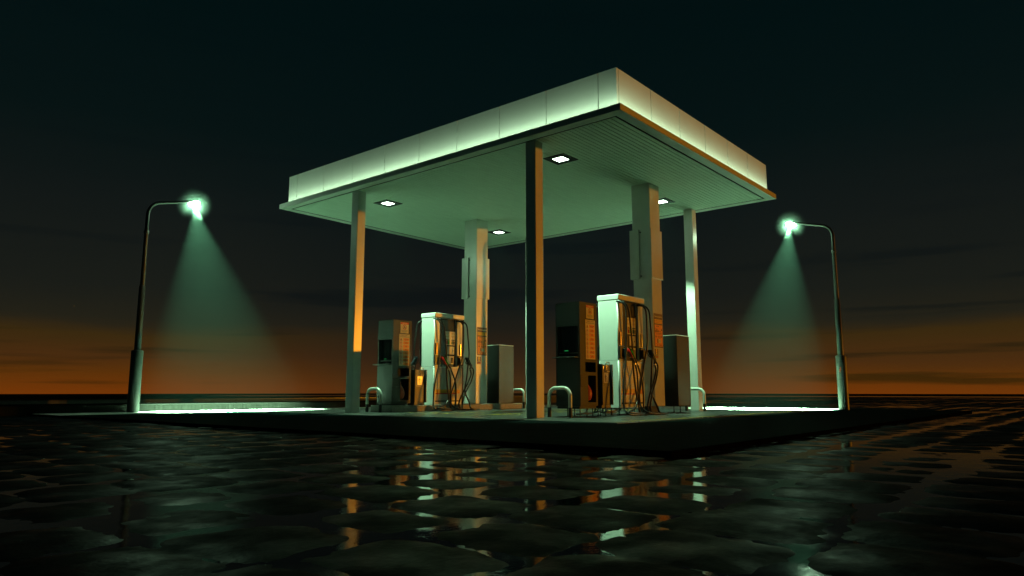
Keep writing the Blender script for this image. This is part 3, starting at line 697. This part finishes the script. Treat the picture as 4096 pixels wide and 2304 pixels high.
def make_signs(lab1, lab2):
    Y = 7.38
    r1 = empty('warning_sign', (11.11, Y, 1.93), lab1, 'sign', 'attention signs on the kiosks')
    b = MB(); b.box(10.988, 11.234, Y - .004, Y - .0005, 1.808, 2.060, 'paper'); b.build('sign_board', r1)
    b = MB(); b.base = Y; b.rect(10.988, 11.234, 2.014, 2.060, .0045, 'signred'); b.text('ATENÇÃO', 11.111, 2.036, .034, .0056, 'paper', .20); b.build('header', r1)
    b = MB(); b.base = Y; b.annulus(11.111, 1.948, .050, .060, .0062, 'signred', 36); picto(b, 4, 11.111, 1.948, .060, .0050); b.build('pictogram', r1)
    b = MB(); b.base = Y; b.text('DESÇA DA MOTO', 11.111, 1.868, .024, .0056, 'ink', .20); b.text('AO ABASTECER', 11.111, 1.843, .024, .0056, 'ink', .19); b.text('OBRIGADO', 11.111, 1.819, .012, .0056, 'ink', .17); b.build('lettering', r1)
    r2 = empty('safety_sign', (11.11, Y, 1.45), lab2, 'sign', 'tall safety rule signs on the kiosks')
    U0, U1, V0, V1 = 10.956, 11.270, 1.052, 1.784
    b = MB(); b.box(U0, U1, Y - .004, Y - .0005, V0, V1, 'paper'); b.build('sign_board', r2)
    b = MB(); b.base = Y; b.text('PREZADO CLIENTE', 11.113, 1.757, .028, .0056, 'ink', .24); b.text('PARA SUA SEGURANÇA', 11.113, 1.724, .028, .0056, 'ink', .28); b.build('header', r2)
    rows = ['PRODUTO ALTAMENTE\nINFLAMÁVEL', 'DESLIGUE\nO MOTOR', 'NÃO\nFUME', 'DESLIGUE\nO CELULAR', 'DESÇA\nDA MOTO', 'PROIBIDO O\nABASTECIMENTO\nEM RECIPIENTES\nNÃO AUTORIZADOS', 'PROIBIDO O USO\nDE FOGO NA ÁREA\nDE ABASTECIMENTO', 'PROIBIDO O\nABASTECIMENTO\nPOR PESSOAS\nNÃO AUTORIZADAS']
    hgt = (1.702 - 1.062) / 8
    for a, tx in enumerate(rows):
        v = 1.702 - hgt * (a + .5)
        b = MB(); b.base = Y; picto(b, [0, 1, 2, 3, 4, 5, 6, 7][a], 11.010, v, .036, .0048); b.build('pictogram', r2)
        b = MB(); b.base = Y; b.rect(11.078, 11.256, v - .033, v + .033, .0046, 'signorange'); nl = tx.count('\n') + 1
        b.text(tx, 11.167, v, .050 / (nl + .6), .0060, 'ink', .165); b.build('text_panel', r2)
    return r1, r2
sl1, sl2 = make_signs('cream attention sign with red header at the top of the left kiosk', 'tall sign of eight safety rules on the left kiosk, its lower half in shadow')
sr1, sr2 = copy_tree(sl1), copy_tree(sl2)
sl1.location.y += DY; sl2.location.y += DY
sr1['label'] = 'cream attention sign with red header at the top of the front kiosk'
sr2['label'] = 'tall sign of eight safety rules on the front kiosk, evenly lit orange'

# ------------------------------------------------------------------ trash bin
def make_bin(label):
    x0, x1, ya, yb = 11.455, 11.775, 7.372, 7.70
    root = empty('trash_bin', (x0, ya, 0), label, 'trash bin', 'trash bins beside the pumps')
    b = MB(); b.box(x0, x1, ya, yb, .1485, .925, 'bin', r=.004, seg=1)
    for v in (.60, .575): b.box(x0 + .005, x1 - .005, ya - .0015, ya + .01, v, v + .006, 'groove')
    b.box(x0 + .005, x1 - .005, ya - .0015, ya + .01, .215, .219, 'groove'); b.build('bin_body', root)
    for a, c in ((x0 - .028, x0 - .002), (x1 + .002, x1 + .028)):
        b = MB(); b.box(a, c, ya - .045, yb + .02, .205, .975, 'bin', r=.003, seg=1); b.build('side_panel', root)
    b = MB(); b.box(x0, x1, ya + .01, yb, .926, .965, 'bin', r=.004, seg=1); b.build('lid', root)
    b = MB()
    path = [(x0 + .055, ya - .008, .955), (x0 + .055, ya - .010, .85), (x0 + .068, ya - .014, .832), (x0 + .115, ya - .014, .832), (x0 + .13, ya - .016, .85), (x0 + .13, ya - .025, .99), (x0 + .143, ya - .03, 1.008),
            (x0 + .23, ya - .03, 1.008), (x0 + .245, ya - .028, .99), (x0 + .245, ya - .016, .85), (x0 + .23, ya - .014, .832), (x0 + .19, ya - .014, .832), (x0 + .177, ya - .010, .85), (x0 + .177, ya - .008, .955)]
    b.tube(smooth_path(path, 3), .0085, 'steel', n=8); b.build('wire_handle', root)
    b = MB(); b.base = ya; u, v = (x0 + x1) / 2 + .005, .715
    b.box(u - .075, u + .075, ya - .003, ya - .0002, v - .098, v + .098, 'signwhite')
    b.disc(u - .025, v + .068, .011, .0040, 'labelgrey', 14); b.poly([(u - .042, v + .052), (u - .008, v + .052), (u - .012, v - .01), (u - .014, v - .075), (u - .036, v - .075), (u - .038, v - .01)], .0040, 'labelgrey')
    b.bar(u - .012, v + .045, u + .02, v + .018, .010, .0044, 'labelgrey'); b.bar(u - .04, v + .045, u - .046, v - .005, .008, .0044, 'labelgrey')
    b.bar(u + .008, v + .0, u + .018, v - .072, .005, .0042, 'labelgrey'); b.bar(u + .052, v + .0, u + .042, v - .072, .005, .0042, 'labelgrey'); b.bar(u + .018, v - .072, u + .042, v - .072, .005, .0042, 'labelgrey')
    b.bar(u + .004, v + .0, u + .056, v + .0, .005, .0046, 'labelgrey'); b.disc(u + .03, v + .016, .006, .0042, 'labelgrey', 8)
    b.build('litter_sign', root)
    return root
bin_l = make_bin('narrow grey trash bin on the left kerb with a glaring white litter sign')
bin_r = copy_tree(bin_l); bin_l.location.y += DY
bin_r['label'] = 'narrow grey trash bin between the front kiosk and the front pump'
feet(bin_r, 11.52, 11.71, 7.45, 7.62, .149)

# ------------------------------------------------------------------ plain cabinets behind the pillars
def make_cab(label):
    x0, x1, ya, yb = 14.352, 14.958, 7.258, 8.24
    root = empty('equipment_cabinet', (x0, ya, 0), label, 'cabinet', 'plain equipment cabinets at the island ends')
    b = MB(); b.box(x0, x1, ya, yb, .1485, 1.688, 'kiosk', r=.006, seg=2); b.build('cabinet_body', root)
    b = MB(); b.box(x0 - .003, x1 + .003, ya - .003, yb + .003, 1.690, 1.703, 'pump', r=.003, seg=1); b.build('cabinet_top', root)
    return root
cab_l = make_cab('plain dark cabinet on the kerb behind the left pillar')
cab_r = copy_tree(cab_l); cab_l.location.y += DY; cab_r['label'] = 'plain brown lit cabinet between the right pillar and the right column'
feet(cab_r, 14.5, 14.8, 7.45, 8.0, .149)

# ------------------------------------------------------------------ guard hoops
def make_hoop(x, y, label):
    root = empty('guard_hoop', (x, y, 0), label, 'guard rail', 'bent steel guard hoops at the island ends')
    a, r, z, rad = .232, .15, .522, .0345
    pts = [(x, y - a, .176)] + [(x, y - a + r - r * math.cos(R(t)), z - r + r * math.sin(R(t))) for t in range(0, 91, 9)] + [(x, y + a - r + r * math.sin(R(t)), z - r + r * math.cos(R(t))) for t in range(0, 91, 9)] + [(x, y + a, .176)]
    b = MB(); b.tube(pts, rad, 'hoop', n=18); b.build('hoop_pipe', root)
    for q in (-a, a):
        b = MB(); b.tube([(x, y + q, 0), (x, y + q, .1755)], rad + .001, 'hoopblack', n=18); b.build('black_band', root)
    return root
HY = 7.645
h1 = make_hoop(10.49, HY, 'grey guard hoop in front of the front kiosk, right of the near column')
for x, yq, lab in ((15.98, HY, 'guard hoop at the far end of the front island, before the right column'), (10.49, HY + DY + .02, 'guard hoop in front of the left kiosk, right of the left column'), (15.98, HY + DY, 'pale guard hoop partly hidden behind the near column')):
    c = copy_tree(h1); c.location = (x, yq, 0); c['label'] = lab
    if yq > 12 and x > 15: c.location = (15.6, yq + .0, 0)

# ------------------------------------------------------------------ pillar posters
def make_posters(lab1, lab2):
    Y = 7.449
    r1 = empty('safety_poster', (13.885, Y, 1.77), lab1, 'poster', 'safety posters on the pillars')
    U0, U1, V0, V1 = 13.700, 14.072, 1.403, 2.140
    b = MB(); b.box(U0, U1, Y - .006, Y - .0005, V0, V1, 'inkbrown'); b.build('poster_board', r1)
    b = MB(); b.base = Y; b.text('Para sua segurança', 13.886, 2.075, .052, .0075, 'paper', .33); b.build('header', r1)
    b = MB(); b.base = Y; b.rect(13.717, 14.055, 1.922, 2.012, .0068, 'signyellow')
    for a in range(6):
        u = 13.745 + a * .056; picto(b, [0, 1, 2, 3, 4, 5][a], u, 1.983, .020, .0078)
        b.rect(u - .018, u + .018, 1.932, 1.953, .0078, 'signred')
    b.build('pictogram_band', r1)
    b = MB(); b.base = Y; b.rect(13.717, 14.055, 1.428, 1.896, .0068, 'signorange'); d = .0080
    for a in range(3): b.disc(13.80 + a * .042, 1.865, .013, d, 'inkbrown', 10)
    b.disc(14.02, 1.862, .020, d, 'signyellow', 14); b.text('Chegou', 13.782, 1.798, .044, d, 'inkbrown', .12)
    b.rect(13.728, 13.885, 1.735, 1.772, d, 'inkbrown'); b.text('Shell Box', 13.806, 1.753, .034, d + .001, 'signorange', .145); b.text('Clube', 13.935, 1.753, .036, d, 'inkbrown', .09)
    b.disc(14.015, 1.79, .018, d, 'inkbrown', 12); b.rect(13.99, 14.045, 1.782, 1.80, d + .0008, 'inkbrown')
    b.text('O novo programa de fidelidade', 13.886, 1.712, .024, d, 'inkbrown', .31); b.text('Pague com o aplicativo e acumule', 13.886, 1.688, .018, d, 'inkbrown', .31)
    for a in range(3):
        for c_ in range(3): b.rect(13.73 + a * .112, 13.815 + a * .112, 1.648 - c_ * .014, 1.654 - c_ * .014, d, 'inkbrown')
    b.text('Pague e acumule aqui', 13.886, 1.600, .018, d, 'inkbrown', .2)
    b.disc(13.84, 1.56, .028, d, 'inkbrown', 16); b.disc(13.84, 1.525, .028, d + .0005, 'inkbrown', 16); b.rect(13.868, 13.975, 1.502, 1.584, d, 'paper')
    for c_ in range(3): b.rect(13.895, 13.955, 1.562 - c_ * .022, 1.570 - c_ * .022, d + .001, 'inkbrown')
    b.rect(13.745, 14.03, 1.482, 1.487, d, 'inkbrown')
    for c_ in range(4): b.rect(13.80, 13.86, 1.468 - c_ * .010, 1.472 - c_ * .010, d, 'inkbrown')
    for a in range(3): b.rect(13.91 + a * .045, 13.935 + a * .045, 1.440, 1.465, d, 'inkbrown')
    b.build('message_panel', r1)
    r2 = empty('phone_sticker', (13.775, Y, 1.27), lab2, 'sticker', 'phone stickers under the posters')
    b = MB(); b.box(13.702, 13.848, Y - .003, Y - .0005, 1.170, 1.367, 'inkpurple'); b.build('sticker_board', r2)
    b = MB(); b.base = Y; b.rect(13.748, 13.802, 1.283, 1.345, .0038, 'signyellow'); b.disc(13.775, 1.345, .027, .0041, 'signyellow', 16); b.disc(13.775, 1.283, .027, .0044, 'signyellow', 16)
    b.annulus(13.775, 1.335, .010, .015, .0056, 'inkpurple', 16); b.rect(13.763, 13.787, 1.280, 1.304, .0056, 'inkpurple'); b.build('badge', r2)
    b = MB(); b.base = Y; b.rect(13.715, 13.835, 1.243, 1.248, .0042, 'paper'); b.rect(13.715, 13.835, 1.228, 1.233, .0042, 'paper'); b.text('118 404', 13.775, 1.193, .040, .0042, 'signorange', .13); b.build('lettering', r2)
    return r1, r2
pl1, pl2 = make_posters('brown and orange safety poster on the left pillar', 'small purple phone sticker under the poster on the left pillar')
pr1, pr2 = copy_tree(pl1), copy_tree(pl2)
pl1.location.y += 5.187; pl2.location.y += 5.187
pr1['label'] = 'brown and orange safety poster on the right pillar beside the front pump'; pr2['label'] = 'small purple phone sticker under the poster on the right pillar'

# ------------------------------------------------------------------ street lamps
def make_lamp(base, ux, uy, label, tilt, half, power, door):
    bx_, by_ = base
    root = empty('street_lamp', (bx_, by_, 0), label, 'street lamp', 'curved arm street lamps either side of the canopy')
    b = MB(); b.lathe((bx_, by_, -.012), [(.130, 0), (.130, 1.39), (.122, 1.42), (.075, 1.428)], 'pole', n=28); base_ = b.build('pole_base', root)
    b = MB(); b.lathe((bx_, by_, 0), [(.074, 1.40), (.070, 2.92), (.054, 2.935)], 'pole', n=24)
    b.lathe((bx_, by_, 0), [(.053, 2.93), (.047, 4.22)], 'pole', n=24); b.build('pole', root)
    b = MB(); b.lathe((bx_, by_, 0), [(.048, 4.19), (.060, 4.192), (.060, 4.26), (.048, 4.262)], 'pole', n=24)
    b.tube([(bx_ - .085 * uy, by_ - .085 * ux, 4.175), (bx_ + .085 * uy, by_ + .085 * ux, 4.175)], .008, 'pole', n=8); b.build('collar', root)
    el = R(13); r = .36; z0 = 4.65
    pts = [(0, 4.2), (0, z0)] + [(r - r * math.cos(R(t)), z0 + r * math.sin(R(t))) for t in range(8, 78, 7)]
    e = pts[-1]; pts += [(e[0] + q * math.cos(el), e[1] + q * math.sin(el)) for q in (.1, .3, .46)]
    P3 = [(bx_ + ux * a, by_ + uy * a, z) for a, z in pts]
    b = MB(); b.tube(P3, [.043 - .008 * i / len(P3) for i in range(len(P3))], 'pole', n=16); b.build('arm', root)
    # head: tapered shell, lens beneath
    s0 = pts[-1]; ax = Vector((ux * math.cos(el), uy * math.cos(el), math.sin(el))); nd = Vector((ux * math.sin(el), uy * math.sin(el), -math.cos(el))); sd = ax.cross(nd)
    O = Vector((bx_ + ux * s0[0], by_ + uy * s0[0], s0[1]))
    b = MB(); prof = [(-.06, .040, .036), (.0, .044, .040), (.06, .055, .042), (.16, .070, .046), (.30, .080, .048), (.42, .078, .044), (.50, .062, .034), (.545, .035, .020), (.555, .01, .01)]
    vs, n = [], 16
    for q, wd, ht in prof:
        for a in range(n):
            an = 2 * math.pi * a / n; up = math.sin(an); h_ = ht * up if up > 0 else ht * .35 * up
            vs.append(O + ax * q + sd * (wd * math.cos(an)) - nd * h_)
    fs = [(i * n + a, i * n + (a + 1) % n, (i + 1) * n + (a + 1) % n, (i + 1) * n + a) for i in range(len(prof) - 1) for a in range(n)]
    b.add(vs, fs, 'pole', True); b.build('lamp_head', root)
    Lc = O + ax * .41 + nd * .008
    b = MB(); m = 20; rings = [(.80, -.02), (1.0, .015), (1.0, .04), (.86, .07), (.58, .09), (.22, .098)]
    vs = [Lc + ax * (.130 * s_ * math.cos(2 * math.pi * a / m)) + sd * (.105 * s_ * math.sin(2 * math.pi * a / m)) + nd * d for s_, d in rings for a in range(m)]
    fs = [(i * m + a, i * m + (a + 1) % m, (i + 1) * m + (a + 1) % m, (i + 1) * m + a) for i in range(5) for a in range(m)] + [tuple(range(5 * m, 6 * m))]
    b.add(vs, fs, 'bulb', True); b.build('lamp_lens', root)
    dr = Vector((ux * math.sin(R(tilt)), uy * math.sin(R(tilt)), -math.cos(R(tilt))))
    spot('lamp_light', Lc + nd * .108, dr, power, half + 2, .5, .05, root)
    # added scatter sphere imitating bloom round the lens, separate from the haze box
    b = MB(); q = Lc + nd * .05; nn = 24
    prof = [(.46 * math.sin(math.pi * t / 16) + 1e-4, -.46 * math.cos(math.pi * t / 16)) for t in range(17)]
    b.lathe(tuple(q), prof, 'lamp_halo', n=nn); mo = b.build('haze'); mo.data.transform(Matrix.Translation(-q)); mo.location = q; mo['kind'] = 'stuff'
    if door:
        # hatch on the side facing the camera
        fdir = Vector((-bx_, -by_, 0)).normalized(); an0 = math.atan2(fdir.y, fdir.x) - R(12)
        b = MB(); rr = .1325
        def cyl(a0, a1, za, zb, rad, k, st=8):
            vs = [(bx_ + rad * math.cos(an0 + a0 + (a1 - a0) * t / st), by_ + rad * math.sin(an0 + a0 + (a1 - a0) * t / st), z) for z in (za, zb) for t in range(st + 1)]
            b.add(vs, [(t, t + 1, st + 2 + t, st + 1 + t) for t in range(st)], k, True)
        cyl(-.75, .62, .78, 1.24, .1312, 'groove'); cyl(-.72, .59, .79, 1.23, .1335, 'pole'); hd = b.build('hatch', base_)
        b = MB(); 
        def w3(a, z): return (bx_ + .1352 * math.cos(an0 + a), by_ + .1352 * math.sin(an0 + a), z)
        b.add([w3(-.06, 1.10), w3(.10, 1.10), w3(.12, 1.02), w3(.0, 1.03)], [(0, 1, 2, 3)], 'signred'); b.add([w3(-.14, 1.045), w3(.0, 1.045), w3(-.10, .955), w3(-.16, .97)], [(0, 1, 2, 3)], 'signred'); b.add([w3(.12, 1.02), w3(-.14, 1.045), w3(0, 1.025)], [(0, 1, 2)], 'signred'); b.build('danger_mark', hd)
        b = MB(); b.tube([w3(-.02, 1.205), (bx_ + .142 * math.cos(an0 - .02), by_ + .142 * math.sin(an0 - .02), 1.205)], .010, 'plastic', n=8); b.build('latch', hd)
    return root
make_lamp((7.12, 17.31), 1, 0, 'street lamp at the left end of the forecourt, its arm pointing right', 12, 23.5, 145000, False)
make_lamp((20.145, 5.437), 0, 1, 'street lamp at the right end with a red danger mark, its arm pointing left', 9.6, 20.5, 145000, True)

# ------------------------------------------------------------------ world: night sky with a band of afterglow
wd = bpy.data.worlds.new('World'); scn.world = wd; wd.use_nodes = True
nt = wd.node_tree; N, L = nt.nodes, nt.links; N.clear()
tc = N.new('ShaderNodeTexCoord'); sp = N.new('ShaderNodeSeparateXYZ'); L.new(tc.outputs['Generated'], sp.inputs[0])
def ramp(stops):
    r = N.new('ShaderNodeValToRGB'); el = r.color_ramp.elements
    while len(el) < len(stops): el.new(.5)
    for e, (p_, c) in zip(el, stops): e.position = p_; e.color = (*c, 1)
    return r
def math_(op, a, b_=None, c=None):
    n = N.new('ShaderNodeMath'); n.operation = op
    for i, q in enumerate((a, b_, c)):
        if q is None: continue
        if isinstance(q, (int, float)): n.inputs[i].default_value = q
        else: L.new(q, n.inputs[i])
    return n.outputs[0]
# slow undulation of the height so that the bands are not ruled lines
mp = N.new('ShaderNodeMapping'); mp.inputs['Scale'].default_value = (1.1, 1.1, 9.0); L.new(tc.outputs['Generated'], mp.inputs[0])
nz = N.new('ShaderNodeTexNoise'); nz.inputs['Scale'].default_value = 1.6; nz.inputs['Detail'].default_value = 5; L.new(mp.outputs[0], nz.inputs['Vector'])
el_ = math_('MULTIPLY_ADD', math_('SUBTRACT', nz.outputs['Fac'], .5), .045, sp.outputs['Z'])
zz = math_('MAXIMUM', math_('MULTIPLY', el_, 1.08), 0.0)
side = ramp([(0, (.160, .035, .0024)), (.027, (.102, .030, .003)), (.051, (.062, .0235, .0052)), (.082, (.040, .0215, .005)), (.096, (.0160, .0145, .0085)), (.14, (.0100, .0115, .0088)), (.25, (.0060, .0088, .0082)), (.36, (.0022, .0066, .0066)), (.5, (.0008, .0054, .0058)), (1, (.0006, .0036, .0044))])
cent = ramp([(0, (.058, .024, .007)), (.028, (.038, .0175, .0065)), (.055, (.024, .0130, .0065)), (.09, (.013, .0105, .007)), (.115, (.0085, .0090, .0075)), (.165, (.0062, .0082, .0075)), (.25, (.0040, .0074, .0074)), (.36, (.0016, .0060, .0062)), (.5, (.0008, .0052, .0055)), (1, (.0006, .0036, .0044))])
L.new(zz, side.inputs[0]); L.new(zz, cent.inputs[0])
H = R(39.876)
dt = N.new('ShaderNodeVectorMath'); dt.operation = 'DOT_PRODUCT'; L.new(tc.outputs['Generated'], dt.inputs[0]); dt.inputs[1].default_value = (math.sin(H), -math.cos(H), 0)
az = math_('ABSOLUTE', dt.outputs['Value'])
mr = N.new('ShaderNodeMapRange'); mr.interpolation_type = 'SMOOTHSTEP'; mr.inputs[1].default_value = .08; mr.inputs[2].default_value = .47; L.new(az, mr.inputs[0])
mx0 = N.new('ShaderNodeMix'); mx0.data_type = 'RGBA'; L.new(mr.outputs[0], mx0.inputs[0]); L.new(cent.outputs[0], mx0.inputs[6]); L.new(side.outputs[0], mx0.inputs[7])
# the afterglow covers one part of the horizon, the rest of the sky is dark teal
dark = ramp([(0, (.0022, .0090, .0090)), (.3, (.0012, .0070, .0074)), (1, (.0006, .0036, .0044))]); L.new(zz, dark.inputs[0])
df = N.new('ShaderNodeVectorMath'); df.operation = 'DOT_PRODUCT'; L.new(tc.outputs['Generated'], df.inputs[0]); df.inputs[1].default_value = (math.cos(H), math.sin(H), 0)
mrf = N.new('ShaderNodeMapRange'); mrf.interpolation_type = 'SMOOTHSTEP'; mrf.inputs[1].default_value = .25; mrf.inputs[2].default_value = .72; L.new(df.outputs['Value'], mrf.inputs[0])
mx = N.new('ShaderNodeMix'); mx.data_type = 'RGBA'; L.new(mrf.outputs[0], mx.inputs[0]); L.new(dark.outputs[0], mx.inputs[6]); L.new(mx0.outputs[2], mx.inputs[7])
# thin dark cloud streaks
mp2 = N.new('ShaderNodeMapping'); mp2.inputs['Scale'].default_value = (1.5, 1.5, 34.0); L.new(tc.outputs['Generated'], mp2.inputs[0])
n2 = N.new('ShaderNodeTexNoise'); n2.inputs['Scale'].default_value = 1.5; n2.inputs['Detail'].default_value = 4; n2.inputs['Roughness'].default_value = .5; L.new(mp2.outputs[0], n2.inputs['Vector'])
cr = ramp([(.56, (1, 1, 1)), (.68, (.34, .52, .75))]); L.new(n2.outputs['Fac'], cr.inputs[0])
m2 = N.new('ShaderNodeMix'); m2.data_type = 'RGBA'; m2.blend_type = 'MULTIPLY'; m2.inputs[0].default_value = .8; lo = N.new('ShaderNodeMapRange'); lo.inputs[1].default_value = .05; lo.inputs[2].default_value = .26; lo.inputs[3].default_value = .9; lo.inputs[4].default_value = .12; L.new(sp.outputs['Z'], lo.inputs[0]); L.new(lo.outputs[0], m2.inputs[0]); L.new(mx.outputs[2], m2.inputs[6]); L.new(cr.outputs[0], m2.inputs[7])
# a few faint stars
vo = N.new('ShaderNodeTexVoronoi'); vo.inputs['Scale'].default_value = 22; L.new(tc.outputs['Generated'], vo.inputs['Vector'])
st = math_('LESS_THAN', vo.outputs['Distance'], .026); sc3 = N.new('ShaderNodeSeparateColor'); L.new(vo.outputs['Color'], sc3.inputs[0])
st = math_('MULTIPLY', st, math_('GREATER_THAN', sc3.outputs[0], .80)); st = math_('MULTIPLY', st, math_('GREATER_THAN', sp.outputs['Z'], .1))
m3 = N.new('ShaderNodeMix'); m3.data_type = 'RGBA'; L.new(st, m3.inputs[0]); L.new(m2.outputs[2], m3.inputs[6]); m3.inputs[7].default_value = (.06, .042, .012, 1)
bg = N.new('ShaderNodeBackground'); L.new(m3.outputs[2], bg.inputs[0]); bg.inputs[1].default_value = 1.0
ow = N.new('ShaderNodeOutputWorld'); L.new(bg.outputs[0], ow.inputs[0])

# ------------------------------------------------------------------ low orange sun
sl_ = bpy.data.lights.new('sun', 'SUN'); sl_.energy = 1.02; sl_.color = (1, .35, .012); sl_.angle = R(.5)
so = bpy.data.objects.new('sun', sl_); COL.objects.link(so); so.location = (40, -20, 12)
so.rotation_euler = Vector((-.652, .758, -.052)).to_track_quat('-Z', 'Y').to_euler()

# ------------------------------------------------------------------ camera
cd = bpy.data.cameras.new('camera'); cd.sensor_width = 36; cd.lens = 24.959; cd.clip_start = .05; cd.clip_end = 3000
co = bpy.data.objects.new('camera', cd); COL.objects.link(co); co.location = (0, 0, .45)
co.rotation_euler = Euler((R(90 + 8.3312), 0, R(39.876 - 90)), 'XYZ')
scn.camera = co

scn.view_settings.view_transform = 'Standard'; scn.view_settings.look = 'None'; scn.view_settings.exposure = 0; scn.view_settings.gamma = 1
scn.render.engine = 'CYCLES'; c = scn.cycles
c.use_denoising = True; c.max_bounces = 6; c.diffuse_bounces = 4; c.glossy_bounces = 3; c.volume_bounces = 0; c.transmission_bounces = 2
c.caustics_reflective = False; c.caustics_refractive = False; c.sample_clamp_indirect = 4; c.use_light_tree = True
